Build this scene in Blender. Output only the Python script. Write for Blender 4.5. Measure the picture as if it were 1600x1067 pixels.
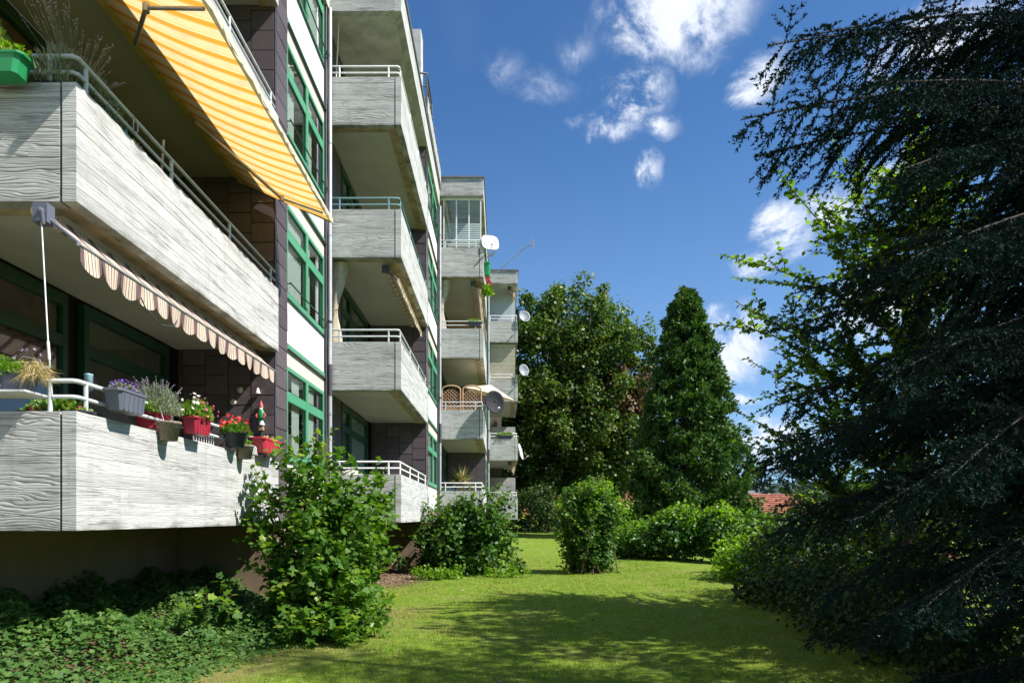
import bpy, bmesh, math, random
import numpy as np
from mathutils import Vector, Matrix
R = math.radians
for o in list(bpy.data.objects): bpy.data.objects.remove(o, do_unlink=True)
SC = bpy.context.scene
COL = SC.collection
random.seed(7); RNG = np.random.default_rng(7)
H = 1.6                                   # eye height above the lawn

# ------------------------------------------------------------------ camera, sky, sun, exposure
cd = bpy.data.cameras.new('camera'); cam = bpy.data.objects.new('camera', cd); COL.objects.link(cam)
cam.location = (0, 0, H); cam.rotation_euler = (R(90), 0, 0)
cd.sensor_width = 36; cd.lens = 24.0; cd.shift_x = 18/1600; cd.shift_y = 274/1600
cd.clip_start = .05; cd.clip_end = 6000
SC.camera = cam
SUN = Vector((1.0, -.31, 1.17)).normalized()
sl = bpy.data.lights.new('sun', 'SUN'); sl.energy = 4.9; sl.angle = R(.5); sl.color = (1, .955, .88)
so = bpy.data.objects.new('sun', sl); COL.objects.link(so); so.location = (20, -8, 30)
so.rotation_euler = (-SUN).to_track_quat('-Z', 'Y').to_euler()
SC.view_settings.view_transform = 'Standard'; SC.view_settings.look = 'None'
SC.view_settings.gamma = 1; SC.view_settings.use_curve_mapping = False
SC.view_settings.exposure = 0.9
SC.render.engine = 'CYCLES'
SC.cycles.max_bounces = 7; SC.cycles.diffuse_bounces = 2; SC.cycles.transparent_max_bounces = 12

def world():
    w = bpy.data.worlds.new('World'); SC.world = w; w.use_nodes = True
    nt = w.node_tree; N = nt.nodes; L = nt.links; N.clear()
    out = N.new('ShaderNodeOutputWorld'); bg = N.new('ShaderNodeBackground')
    sky = N.new('ShaderNodeTexSky'); sky.sky_type = 'NISHITA'; sky.sun_disc = False
    sky.sun_elevation = math.asin(SUN.z); sky.sun_rotation = math.atan2(SUN.x, SUN.y)
    sky.altitude = 300; sky.air_density = 1.0; sky.dust_density = .9; sky.ozone_density = 3.0
    bg.inputs['Strength'].default_value = .068
    def math_(op, a, b=None, clamp=False):
        n = N.new('ShaderNodeMath'); n.operation = op; n.use_clamp = clamp
        for i, v in enumerate((a, b)):
            if v is None: continue
            if isinstance(v, (int, float)): n.inputs[i].default_value = v
            else: L.new(v, n.inputs[i])
        return n.outputs[0]
    tint = N.new('ShaderNodeMix'); tint.data_type = 'RGBA'; tint.blend_type = 'MULTIPLY'
    tint.inputs['Factor'].default_value = 1; L.new(sky.outputs[0], tint.inputs[6]); tint.inputs[7].default_value = (.58, .94, 1.24, 1)
    tc = N.new('ShaderNodeTexCoord'); d = tc.outputs['Generated']
    # cloud banks: (pixel-free) directions given as slopes x/y, z/y of the view direction, with half-sizes
    banks = [(1060, 20, 120, 62, 1.0), (965, 40, 36, 26, .5), (990, 148, 62, 36, 1.0), (955, 196, 55, 16, .7), (1016, 258, 24, 26, .8), (1190, 118, 42, 34, .75), (1040, 195, 30, 18, .5),
             (1230, 365, 50, 50, .9), (1190, 410, 40, 22, .6), (1140, 535, 66, 58, 1.1), (790, 115, 36, 28, .30), (855, 142, 50, 18, .28),
             (900, 85, 34, 20, .34), (1395, 250, 60, 28, .8), (1190, 690, 80, 45, 1.0), (1400, 470, 100, 60, .7), (1470, 80, 120, 60, .6),
             (640, 520, 160, 50, .6), (1170, 620, 30, 14, .5), (1300, 330, 60, 40, .6), (2000, 300, 300, 120, .8), (2300, 700, 300, 90, .8),
             (200, -500, 300, 90, .7), (1000, -700, 300, 140, .8), (1700, -300, 260, 90, .8), (-500, 500, 260, 90, .8)]
    nz = N.new('ShaderNodeTexNoise'); nz.inputs['Scale'].default_value = 11; nz.inputs['Detail'].default_value = 9
    nz.inputs['Roughness'].default_value = .68; nz.inputs['Distortion'].default_value = .35; L.new(d, nz.inputs['Vector'])
    nz2 = N.new('ShaderNodeTexNoise'); nz2.inputs['Scale'].default_value = 3.0; nz2.inputs['Detail'].default_value = 3; L.new(d, nz2.inputs['Vector'])
    warp = N.new('ShaderNodeVectorMath'); warp.operation = 'MULTIPLY_ADD'
    L.new(nz.outputs['Color'], warp.inputs[0]); warp.inputs[1].default_value = (.075, .075, .075); L.new(d, warp.inputs[2])
    tot = None
    for (px, py, sx, sy, a) in banks:
        v = Vector(((px-782)/1067, 1, (807.5-py)/1067)); l = v.length; v.normalize()
        s = N.new('ShaderNodeVectorMath'); s.operation = 'SUBTRACT'; L.new(warp.outputs[0], s.inputs[0]); s.inputs[1].default_value = v + Vector((.0375, .0375, .0375))
        m = N.new('ShaderNodeVectorMath'); m.operation = 'MULTIPLY'; L.new(s.outputs[0], m.inputs[0])
        m.inputs[1].default_value = (1067*l/sx/1.25, 1067*l/max(sx, sy)/1.6, 1067*l/sy/1.25)
        q = N.new('ShaderNodeVectorMath'); q.operation = 'LENGTH'; L.new(m.outputs[0], q.inputs[0])
        r = math_('MULTIPLY', math_('SUBTRACT', 1, q.outputs['Value'], True), a*1.55)
        tot = r if tot is None else math_('MAXIMUM', tot, r)
    c = math_('MULTIPLY', tot, math_('MULTIPLY', math_('SUBTRACT', nz.outputs['Fac'], .36), 5.2), False)
    thin = math_('MULTIPLY', math_('SUBTRACT', nz2.outputs['Fac'], .56, True), .9)
    c2 = math_('ADD', c, thin)
    mr = N.new('ShaderNodeMapRange'); mr.interpolation_type = 'SMOOTHSTEP'; L.new(c2, mr.inputs[0]); mr.inputs[1].default_value = .03; mr.inputs[2].default_value = 1.0
    sz = N.new('ShaderNodeSeparateXYZ'); L.new(d, sz.inputs[0])
    hz = N.new('ShaderNodeMapRange'); hz.interpolation_type = 'SMOOTHSTEP'; L.new(sz.outputs[2], hz.inputs[0]); hz.inputs[1].default_value = .55; hz.inputs[2].default_value = -.05; hz.inputs[3].default_value = 0; hz.inputs[4].default_value = .55
    pale = N.new('ShaderNodeMix'); pale.data_type = 'RGBA'; L.new(hz.outputs[0], pale.inputs['Factor']); L.new(tint.outputs[2], pale.inputs[6]); pale.inputs[7].default_value = (3.3, 5.2, 8.2, 1)
    mx = N.new('ShaderNodeMix'); mx.data_type = 'RGBA'; L.new(mr.outputs[0], mx.inputs['Factor']); L.new(pale.outputs[2], mx.inputs[6])
    cc = N.new('ShaderNodeMix'); cc.data_type = 'RGBA'; L.new(nz.outputs['Fac'], cc.inputs['Factor'])
    cc.inputs[6].default_value = (5.2, 6.0, 7.6, 1); cc.inputs[7].default_value = (9.5, 9.8, 10.4, 1)
    L.new(cc.outputs[2], mx.inputs[7])
    L.new(mx.outputs[2], bg.inputs['Color']); L.new(bg.outputs[0], out.inputs[0])
world()

# ------------------------------------------------------------------ helpers
WL = {}
def tag(o, label=None, cat=None, group=None, kind=None):
    if label: o['label'] = label
    if cat: o['category'] = cat
    if group: o['group'] = group
    if kind: o['kind'] = kind
    return o
def thing(name, loc, label, cat, group=None):
    o = bpy.data.objects.new(name, None); COL.objects.link(o); o.location = loc; o.empty_display_size = .2
    WL[o.name] = Vector(loc); return tag(o, label, cat, group)
def addobj(name, me, parent=None, origin=None):
    o = bpy.data.objects.new(name, me); COL.objects.link(o)
    pw = WL[parent.name] if parent else Vector((0, 0, 0))
    org = Vector(origin) if origin is not None else (pw if parent else Vector((0, 0, 0)))
    o.parent = parent; o.location = org - pw; WL[o.name] = org
    return o
def npmesh(name, V, F, mat, smooth=False):
    """V (n,3); F (m,k) all faces with k corners"""
    me = bpy.data.meshes.new(name); V = np.asarray(V, dtype=np.float32); F = np.asarray(F, dtype=np.int32)
    k = F.shape[1]; me.vertices.add(len(V)); me.vertices.foreach_set('co', V.ravel())
    me.loops.add(F.size); me.loops.foreach_set('vertex_index', F.ravel())
    me.polygons.add(len(F)); me.polygons.foreach_set('loop_start', np.arange(len(F), dtype=np.int32)*k)
    me.polygons.foreach_set('loop_total', np.full(len(F), k, dtype=np.int32))
    if smooth: me.polygons.foreach_set('use_smooth', np.ones(len(F), dtype=bool))
    me.materials.append(mat); me.update(calc_edges=True); return me
def npobj(name, V, F, mat, parent=None, origin=None, smooth=False):
    org = np.array(origin if origin is not None else (WL[parent.name] if parent else (0, 0, 0)), dtype=np.float64)
    return addobj(name, npmesh(name, np.asarray(V)-org, F, mat, smooth), parent, origin)

class MB:
    def __init__(s): s.v = []; s.f = []; s.sm = []
    def add(s, vs, fs, sm=False):
        n = len(s.v); s.v += [tuple(v) for v in vs]; s.f += [tuple(i+n for i in f) for f in fs]; s.sm += [sm]*len(fs); return s
    def box(s, x0, x1, y0, y1, z0, z1):
        return s.add([(x0,y0,z0),(x1,y0,z0),(x1,y1,z0),(x0,y1,z0),(x0,y0,z1),(x1,y0,z1),(x1,y1,z1),(x0,y1,z1)],
              [(0,3,2,1),(4,5,6,7),(0,1,5,4),(1,2,6,5),(2,3,7,6),(3,0,4,7)])
    def tube(s, pts, r, n=8, cap=True):
        pts = [Vector(p) for p in pts]; m = len(pts); rs = r if isinstance(r, (list, tuple)) else [r]*m
        vs = []; up = None
        for i, p in enumerate(pts):
            t = (pts[min(i+1, m-1)] - pts[max(i-1, 0)]).normalized()
            if up is None or abs(up.dot(t)) > .98: up = Vector((0, 0, 1)) if abs(t.z) < .9 else Vector((1, 0, 0))
            a = t.cross(up).normalized(); b = a.cross(t); up = b
            k = 1.0
            if 0 < i < m-1:
                c = (pts[i]-pts[i-1]).normalized().dot((pts[i+1]-pts[i]).normalized()); k = 1/max(.5, math.sqrt((1+c)/2))
            for j in range(n):
                q = 2*math.pi*j/n; vs.append(p + (a*math.cos(q) + b*math.sin(q))*rs[i]*(k if n > 2 else 1))
        fs = [(i*n+j, i*n+(j+1) % n, (i+1)*n+(j+1) % n, (i+1)*n+j) for i in range(m-1) for j in range(n)]
        s.add(vs, fs, True)
        if cap: s.add([vs[j] for j in range(n)], [tuple(range(n))[::-1]]); s.add([vs[(m-1)*n+j] for j in range(n)], [tuple(range(n))])
        return s
    def lathe(s, c, prof, n=14, sx=1, sy=1, axis=None):
        c = Vector(c); vs = []
        M = axis.to_track_quat('Z', 'Y').to_matrix() if axis is not None else Matrix.Identity(3)
        for (r, z) in prof:
            for j in range(n):
                q = 2*math.pi*j/n; vs.append(c + M @ Vector((r*math.cos(q)*sx, r*math.sin(q)*sy, z)))
        fs = [(i*n+j, i*n+(j+1) % n, (i+1)*n+(j+1) % n, (i+1)*n+j) for i in range(len(prof)-1) for j in range(n)]
        return s.add(vs, fs, True)
    def prism(s, poly, axis, a0, a1):
        """poly: 2D list; axis 'x': (y,z) extruded in x ; 'y': (x,z) ; 'z': (x,y)"""
        def P(u, w, a): return (a, u, w) if axis == 'x' else (u, a, w) if axis == 'y' else (u, w, a)
        n = len(poly); vs = [P(u, w, a0) for u, w in poly] + [P(u, w, a1) for u, w in poly]
        fs = [tuple(range(n)), tuple(range(2*n-1, n-1, -1))] + [((i+1) % n, i, i+n, (i+1) % n+n) for i in range(n)]
        return s.add(vs, fs)
    def build(s, name, mat, parent=None, origin=None, bevel=0):
        org = Vector(origin) if origin is not None else (WL[parent.name] if parent else Vector((0, 0, 0)))
        me = bpy.data.meshes.new(name); me.from_pydata([tuple(Vector(v)-org) for v in s.v], [], s.f)
        me.polygons.foreach_set('use_smooth', s.sm); me.materials.append(mat)
        bm = bmesh.new(); bm.from_mesh(me); bmesh.ops.recalc_face_normals(bm, faces=bm.faces); bm.to_mesh(me); bm.free()
        me.update(); o = addobj(name, me, parent, origin)
        if bevel:
            m = o.modifiers.new('bevel', 'BEVEL'); m.width = bevel; m.segments = 2; m.limit_method = 'ANGLE'
        return o
def copy_tree(o, parent=None, dloc=(0, 0, 0), top=True):
    c = o.copy(); COL.objects.link(c)
    if top: c.location = Vector(o.location) + Vector(dloc)
    else: c.parent = parent
    WL[c.name] = WL[o.name] + Vector(dloc)
    for ch in o.children: copy_tree(ch, c, dloc, False)
    return c

# ------------------------------------------------------------------ materials
def newmat(name):
    m = bpy.data.materials.new(name); m.use_nodes = True; nt = m.node_tree; p = nt.nodes['Principled BSDF']; return m, nt, p
class G:                                   # tiny node-graph builder
    def __init__(s, nt): s.nt = nt
    def n(s, t, **k):
        x = s.nt.nodes.new('ShaderNode'+t)
        for a, b in k.items(): setattr(x, a, b)
        return x
    def l(s, a, b): s.nt.links.new(a, b)
    def m(s, op, a, b=None, clamp=False):
        x = s.n('Math', operation=op, use_clamp=clamp)
        for i, v in enumerate((a, b)):
            if v is None: continue
            if isinstance(v, (int, float)): x.inputs[i].default_value = v
            else: s.l(v, x.inputs[i])
        return x.outputs[0]
    def comb(s, a, b, c):
        x = s.n('CombineXYZ')
        for i, v in enumerate((a, b, c)):
            if isinstance(v, (int, float)): x.inputs[i].default_value = v
            else: s.l(v, x.inputs[i])
        return x.outputs[0]
    def noise(s, vec, scale, det=3, rough=.5, dist=0):
        x = s.n('TexNoise'); x.inputs['Scale'].default_value = scale; x.inputs['Detail'].default_value = det
        x.inputs['Roughness'].default_value = rough; x.inputs['Distortion'].default_value = dist; s.l(vec, x.inputs['Vector']); return x.outputs['Fac']
    def ramp(s, f, stops):
        x = s.n('ValToRGB'); e = x.color_ramp.elements
        while len(e) < len(stops): e.new(.5)
        for q, (p, c) in zip(e, stops): q.position = p; q.color = (*c, 1)
        s.l(f, x.inputs[0]); return x.outputs[0]
    def mix(s, f, a, b, mode='MIX'):
        x = s.n('Mix', data_type='RGBA', blend_type=mode)
        for i, v in ((0, f), (6, a), (7, b)):
            if isinstance(v, (int, float)): x.inputs[i].default_value = v
            elif isinstance(v, tuple): x.inputs[i].default_value = (*v, 1)
            else: s.l(v, x.inputs[i])
        return x.outputs[2]
    def bump(s, h, st, dist, p):
        b = s.n('Bump'); b.inputs['Strength'].default_value = st; b.inputs['Distance'].default_value = dist
        s.l(h, b.inputs['Height']); s.l(b.outputs[0], p.inputs['Normal'])
def simple(name, col, rough=.6, metal=0, spec=.4, var=.12, scale=6, bump=0, trans=0):
    m, nt, p = newmat(name); g = G(nt); geo = g.n('NewGeometry')
    f = g.noise(geo.outputs['Position'], scale, 4, .6)
    c = g.ramp(f, [(.25, tuple(max(0, x*(1-var*1.6)) for x in col)), (.75, tuple(min(1, x*(1+var)) for x in col))])
    g.l(c, p.inputs['Base Color']); p.inputs['Roughness'].default_value = rough; p.inputs['Metallic'].default_value = metal
    p.inputs['Specular IOR Level'].default_value = spec
    if bump: g.bump(g.noise(geo.outputs['Position'], scale*8, 3), bump, .01, p)
    if trans:
        t = g.n('BsdfTranslucent'); g.l(c, t.inputs[0]); mx = g.n('MixShader'); mx.inputs[0].default_value = trans
        g.l(p.outputs[0], mx.inputs[1]); g.l(t.outputs[0], mx.inputs[2]); g.l(mx.outputs[0], nt.nodes['Material Output'].inputs[0])
    return m
def board_concrete(name, base=.50, relief=1.0):
    m, nt, p = newmat(name); g = G(nt); geo = g.n('NewGeometry')
    sp = g.n('SeparateXYZ'); g.l(geo.outputs['Position'], sp.inputs[0])
    u = g.m('ADD', sp.outputs[0], sp.outputs[1]); v = g.m('SUBTRACT', sp.outputs[2], 1.485)
    bi = g.m('FLOOR', g.m('DIVIDE', v, .125))
    wn = g.n('TexWhiteNoise', noise_dimensions='2D')
    seg = g.m('FLOOR', g.m('ADD', g.m('DIVIDE', u, 2.35), g.m('MULTIPLY', bi, .37)))
    g.l(g.comb(bi, seg, 0), wn.inputs[0]); r = wn.outputs['Value']
    uu = g.m('ADD', u, g.m('MULTIPLY', r, 43.0))
    warp = g.noise(g.comb(g.m('MULTIPLY', uu, 1.15), g.m('MULTIPLY', v, 5.0), r), 1.0, 2.5, .5)
    ph = g.m('ADD', g.m('MULTIPLY', v, 230), g.m('MULTIPLY', warp, 58))
    ring = g.m('POWER', g.m('ADD', g.m('MULTIPLY', g.m('SINE', ph), .5), .5), 5)
    ringmask = g.noise(g.comb(g.m('MULTIPLY', uu, 1.1), g.m('MULTIPLY', v, 7), 3.3), 1.0, 2)
    ring2 = g.m('MULTIPLY', ring, g.m('MULTIPLY', g.m('SUBTRACT', ringmask, .34, True), 4.0, True))
    fib = g.noise(g.comb(g.m('MULTIPLY', uu, 2.0), g.m('MULTIPLY', v, 90), r), 1.0, 5, .65)
    stain = g.noise(g.comb(g.m('MULTIPLY', u, 1.3), g.m('MULTIPLY', v, 11), 1.0), 1.0, 8, .74)
    blotch = g.noise(geo.outputs['Position'], 2.1, 6, .65)
    # colour: pale cement, grey weathering along the boards
    c = g.ramp(fib, [(.28, (base*.60, base*.60, base*.585)), (.58, (base*1.05, base*1.05, base*1.02)), (.8, (base*1.14, base*1.13, base*1.09))])
    c = g.mix(g.m('MULTIPLY', g.m('SUBTRACT', stain, .515, True), 6.5, True), c, (base*.38, base*.38, base*.36))
    c = g.mix(g.m('MULTIPLY', g.m('SUBTRACT', blotch, .56, True), 3.0, True), c, (base*.60, base*.60, base*.55))
    bv = g.m('MULTIPLY', g.m('SUBTRACT', r, .66, True), 1.0)
    c = g.mix(bv, c, (base*.5, base*.5, base*.49))
    c = g.mix(g.m('MULTIPLY', ring2, .22*relief), c, (base*.25, base*.25, base*.24))
    fr = g.m('FRACT', g.m('DIVIDE', v, .125)); jd = g.m('SUBTRACT', 1, g.m('MULTIPLY', g.m('MINIMUM', fr, g.m('SUBTRACT', 1, fr)), 26), True)
    c = g.mix(g.m('MULTIPLY', jd, .07), c, (base*.3, base*.3, base*.29))
    rain = g.noise(g.comb(g.m('MULTIPLY', u, 7.0), g.m('MULTIPLY', v, .55), 4.0), 1.0, 5, .65)
    c = g.mix(g.m('MULTIPLY', g.m('SUBTRACT', rain, .54, True), 2.6, True), c, (base*.58, base*.57, base*.52))
    # green-black dirt creeping along lower rim and top rim
    zl = g.m('MULTIPLY', g.m('FRACT', g.m('DIVIDE', v, 2.75)), 2.75)
    rim = g.m('MULTIPLY', g.m('SUBTRACT', 1, g.m('MULTIPLY', zl, 14), True), g.m('MULTIPLY', g.m('SUBTRACT', blotch, .38, True), 3.2, True))
    c = g.mix(rim, c, (.10, .105, .075))
    g.l(c, p.inputs['Base Color']); p.inputs['Roughness'].default_value = .88; p.inputs['Specular IOR Level'].default_value = .25
    h = g.m('ADD', g.m('MULTIPLY', ring2, -.75*relief), g.m('MULTIPLY', fib, .45)); h = g.m('ADD', h, g.m('MULTIPLY', r, .5)); h = g.m('SUBTRACT', h, g.m('MULTIPLY', jd, .18))
    g.bump(h, 1.0, .008, p)
    return m
def tile_mat(name, col):
    m, nt, p = newmat(name); g = G(nt); geo = g.n('NewGeometry'); oi = g.n('ObjectInfo')
    f = g.noise(geo.outputs['Position'], 9, 5, .6); a = g.mix(oi.outputs['Random'], tuple(x*.75 for x in col), tuple(x*1.3 for x in col))
    c = g.mix(g.m('MULTIPLY', g.m('SUBTRACT', f, .5, True), 1.6), a, tuple(x*1.9 for x in col))
    g.l(c, p.inputs['Base Color']); p.inputs['Roughness'].default_value = .48; p.inputs['Specular IOR Level'].default_value = .5
    g.bump(g.noise(geo.outputs['Position'], 60, 3), .15, .005, p); return m
def glass_mat(name, dark=(.9, .95, .93), rough=.0, haze=0):
    m, nt, p = newmat(name); g = G(nt); nt.nodes.remove(p)
    t = g.n('BsdfTransparent'); t.inputs[0].default_value = (*dark, 1)
    gl = g.n('BsdfGlossy'); gl.inputs['Roughness'].default_value = rough; gl.inputs[0].default_value = (.95, 1, .98, 1)
    fr = g.n('Fresnel'); fr.inputs[0].default_value = 1.9
    mx = g.n('MixShader'); geo = g.n('NewGeometry'); g.l(g.m('MULTIPLY', fr.outputs[0], g.m('SUBTRACT', 1, geo.outputs['Backfacing'])), mx.inputs[0]); g.l(t.outputs[0], mx.inputs[1]); g.l(gl.outputs[0], mx.inputs[2])
    o = mx
    if haze:
        d = g.n('BsdfTranslucent'); d.inputs[0].default_value = (.75, .82, .85, 1); df = g.n('BsdfDiffuse'); df.inputs[0].default_value = (.62, .68, .70, 1)
        a = g.n('AddShader'); g.l(d.outputs[0], a.inputs[0]); g.l(df.outputs[0], a.inputs[1])
        o = g.n('MixShader'); o.inputs[0].default_value = haze; g.l(mx.outputs[0], o.inputs[1]); g.l(df.outputs[0], o.inputs[2])
    g.l(o.outputs[0], nt.nodes['Material Output'].inputs[0]); return m
def leaf_mat(name, cols, trans=.32, rough=.45, spec=.35, tcol=None, patch=None):
    m, nt, p = newmat(name); g = G(nt); geo = g.n('NewGeometry')
    f = geo.outputs['Random Per Island']
    n = len(cols); c = g.ramp(f, [(i/(n-1), cols[i]) for i in range(n)])
    pf = g.noise(geo.outputs['Position'], .9, 3, .6)
    c = g.mix(g.m('MULTIPLY', g.m('SUBTRACT', pf, .45, True), 1.7, True), c, patch or tuple(x*1.35 for x in cols[-1]))
    g.l(c, p.inputs['Base Color']); p.inputs['Roughness'].default_value = rough; p.inputs['Specular IOR Level'].default_value = spec
    t = g.n('BsdfTranslucent'); tc = g.mix(1.0, c, tcol or (1.6, 1.7, .55), 'MULTIPLY'); g.l(tc, t.inputs[0])
    mx = g.n('MixShader'); mx.inputs[0].default_value = trans; g.l(p.outputs[0], mx.inputs[1]); g.l(t.outputs[0], mx.inputs[2])
    g.l(mx.outputs[0], nt.nodes['Material Output'].inputs[0]); return m
def bark_mat(name, col):
    m, nt, p = newmat(name); g = G(nt); geo = g.n('NewGeometry'); mp = g.n('Mapping'); mp.inputs['Scale'].default_value = (14, 14, 3)
    g.l(geo.outputs['Position'], mp.inputs[0]); f = g.noise(mp.outputs[0], 1, 6, .7)
    g.l(g.ramp(f, [(.3, tuple(x*.5 for x in col)), (.7, tuple(x*1.3 for x in col))]), p.inputs['Base Color']); p.inputs['Roughness'].default_value = .95
    g.bump(f, .8, .03, p); return m
def stripes(name, axis, period, bands, trans, base, fine=None):
    """awning cloth: bands = [(start, end, colour)] as fractions of the period along the world axis"""
    m, nt, p = newmat(name); g = G(nt); geo = g.n('NewGeometry'); sp = g.n('SeparateXYZ'); g.l(geo.outputs['Position'], sp.inputs[0])
    f = g.m('FRACT', g.m('DIVIDE', sp.outputs[axis], period)); c = None
    x = g.n('ValToRGB'); x.color_ramp.interpolation = 'CONSTANT'; e = x.color_ramp.elements
    st = []; pos = 0
    for a, b, col in bands:
        if a > pos: st.append((pos, base))
        st.append((a, col)); pos = b
    if pos < 1: st.append((pos, base))
    while len(e) < len(st): e.new(.5)
    for q, (pp, cc) in zip(e, st): q.position = pp; q.color = (*cc, 1)
    g.l(f, x.inputs[0]); c = x.outputs[0]
    dirt = g.noise(geo.outputs['Position'], 5, 5, .6); c = g.mix(g.m('MULTIPLY', g.m('SUBTRACT', dirt, .48, True), 1.1), c, (.30, .22, .15))
    g.l(c, p.inputs['Base Color']); p.inputs['Roughness'].default_value = .8; p.inputs['Specular IOR Level'].default_value = .2
    t = g.n('BsdfTranslucent'); g.l(c, t.inputs[0]); mx = g.n('MixShader'); mx.inputs[0].default_value = trans
    g.l(p.outputs[0], mx.inputs[1]); g.l(t.outputs[0], mx.inputs[2]); g.l(mx.outputs[0], nt.nodes['Material Output'].inputs[0]); return m
def ground_mat():
    m, nt, p = newmat('lawn'); g = G(nt); geo = g.n('NewGeometry'); P = geo.outputs['Position']
    a = g.noise(P, .7, 5, .6); b = g.noise(P, 5, 5, .7); d = g.noise(P, 60, 3, .7)
    c = g.ramp(b, [(.3, (.085, .165, .013)), (.5, (.155, .24, .022)), (.72, (.26, .32, .045))])
    c = g.mix(g.m('MULTIPLY', g.m('SUBTRACT', a, .50, True), 2.6, True), c, (.27, .23, .09))
    c = g.mix(g.m('MULTIPLY', g.m('SUBTRACT', d, .45, True), 1.2, True), c, (.05, .07, .012))
    # bare earth with dry leaves beside the building
    sp = g.n('SeparateXYZ'); g.l(P, sp.inputs[0])
    dx = g.m('DIVIDE', g.m('ADD', sp.outputs[0], 2.75), .95); dy = g.m('DIVIDE', g.m('SUBTRACT', sp.outputs[1], 17.4), 2.1)
    rr = g.m('SQRT', g.m('ADD', g.m('MULTIPLY', dx, dx), g.m('MULTIPLY', dy, dy)))
    k = g.m('MULTIPLY', g.m('SUBTRACT', g.m('ADD', 1.15, g.m('MULTIPLY', b, .5)), rr), 3.0, True)
    under = g.m('MULTIPLY', g.m('SUBTRACT', g.m('SUBTRACT', -3.0, sp.outputs[0]), g.m('MULTIPLY', b, .8)), 2.0, True)
    k = g.m('MAXIMUM', k, under)
    ed = g.m('SUBTRACT', sp.outputs[0], g.m('ADD', -3.25, g.m('MULTIPLY', g.m('SUBTRACT', sp.outputs[1], 6.0), .24)))
    dry = g.m('MULTIPLY', g.m('SUBTRACT', g.m('ADD', .2, g.m('MULTIPLY', a, 1.9)), ed), 1.4, True); dry = g.m('MULTIPLY', dry, g.m('SUBTRACT', 12.5, sp.outputs[1], True)); c = g.mix(g.m('MULTIPLY', dry, .7), c, (.24, .19, .08))
    soil = g.ramp(d, [(.3, (.07, .045, .028)), (.55, (.17, .115, .075)), (.75, (.30, .22, .15))])
    c = g.mix(k, c, soil)
    g.l(c, p.inputs['Base Color']); p.inputs['Roughness'].default_value = .95; p.inputs['Specular IOR Level'].default_value = .15
    g.bump(g.m('ADD', d, g.m('MULTIPLY', b, 2)), .9, .03, p); return m
M = {}
M['conc'] = board_concrete('board_marked_concrete', .47, 1.25)
M['conc_side'] = board_concrete('smoother_board_marked_concrete', .53, .35)
M['soffit'] = simple('painted_soffit', (.40, .39, .34), .85, var=.10, scale=1.2, bump=.1)
M['soffit_dark'] = simple('weathered_concrete_edge', (.34, .27, .16), .9, var=.4, scale=3, bump=.2)
M['plain'] = simple('plain_concrete', (.48, .47, .44), .9, var=.25, scale=2.5, bump=.2)
M['plaster'] = simple('brown_plaster', (.24, .175, .115), .95, var=.15, scale=2, bump=.2)
M['clad'] = tile_mat('slate_cladding', (.085, .066, .072))
M['gap'] = simple('cladding_underlay', (.012, .011, .012), .9)
M['green'] = simple('green_window_paint', (.075, .30, .165), .42, var=.06, spec=.5)
M['darkgreen'] = simple('dark_green_paint', (.010, .060, .030), .42, var=.1, spec=.5)
M['white'] = simple('white_panel', (.72, .72, .71), .5, var=.06, scale=2.5)
M['cream'] = simple('cream_panel', (.60, .53, .46), .7, var=.06)
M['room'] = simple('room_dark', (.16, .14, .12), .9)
M['glass'] = glass_mat('window_glass')
M['frost'] = glass_mat('frosted_glass', haze=.55, rough=.2)
M['net'] = simple('net_curtain', (.70, .70, .68), .9, trans=.4, var=.12, scale=20)
M['redcurtain'] = simple('wine_red_curtain', (.14, .06, .055), .9, var=.4, scale=7)
M['rail'] = simple('grey_rail_paint', (.50, .53, .54), .45, var=.12, scale=12, spec=.5)
M['railw'] = simple('white_rail_paint', (.74, .74, .74), .45, var=.08, scale=12, spec=.5)
M['railg'] = simple('teal_rail_paint', (.14, .25, .26), .45, var=.12, scale=12, spec=.5)
M['pipe'] = simple('zinc_pipe', (.52, .52, .53), .42, metal=.35, var=.15, scale=3)
M['pipedark'] = simple('dark_pipe_sleeve', (.06, .06, .075), .5)
M['roofedge'] = simple('roof_edging', (.20, .20, .21), .5, metal=.4)
M['metal'] = simple('grey_metal', (.42, .42, .43), .4, metal=.6, var=.2)
M['cream_metal'] = simple('cream_metal', (.80, .72, .50), .45, var=.12, scale=9)
M['yellow_metal'] = simple('yellow_stained_metal', (.50, .36, .10), .55, var=.2, scale=5)
M['awning_y'] = stripes('yellow_striped_cloth', 1, .262, [(.02, .34, (.74, .30, .03)), (.37, .41, (.72, .38, .07)), (.52, .55, (.62, .45, .24)), (.63, .66, (.62, .45, .24)), (.74, .77, (.62, .45, .24)), (.85, .89, (.72, .38, .07))], .55, (.76, .58, .30))
M['awning_r'] = stripes('salmon_striped_cloth', 1, .306, [(.03, .065, (.12, .07, .08)), (.19, .225, (.12, .07, .08)), (.33, .36, (.50, .18, .09)), (.40, .72, (.17, .12, .13)), (.76, .79, (.50, .18, .09)), (.87, .905, (.12, .07, .08))], .30, (.80, .67, .54))
M['awning_b'] = stripes('brown_striped_cloth', 1, .3, [(.0, .28, (.35, .16, .08)), (.5, .62, (.30, .2, .13))], .3, (.74, .66, .50))
M['terra'] = simple('terracotta', (.42, .13, .06), .8)
M['potgrey'] = simple('grey_blue_plastic', (.115, .125, .165), .5, var=.06)
M['potdark'] = simple('dark_plastic', (.045, .05, .065), .5)
M['potred'] = simple('red_plastic', (.50, .04, .06), .4, var=.1)
M['potwine'] = simple('wine_red_plastic', (.34, .022, .045), .45, var=.12)
M['potgreen'] = simple('green_plastic', (.02, .26, .09), .4, var=.08)
M['wicker'] = simple('wicker', (.30, .25, .20), .9, var=.5, scale=70, bump=.6)
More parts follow.
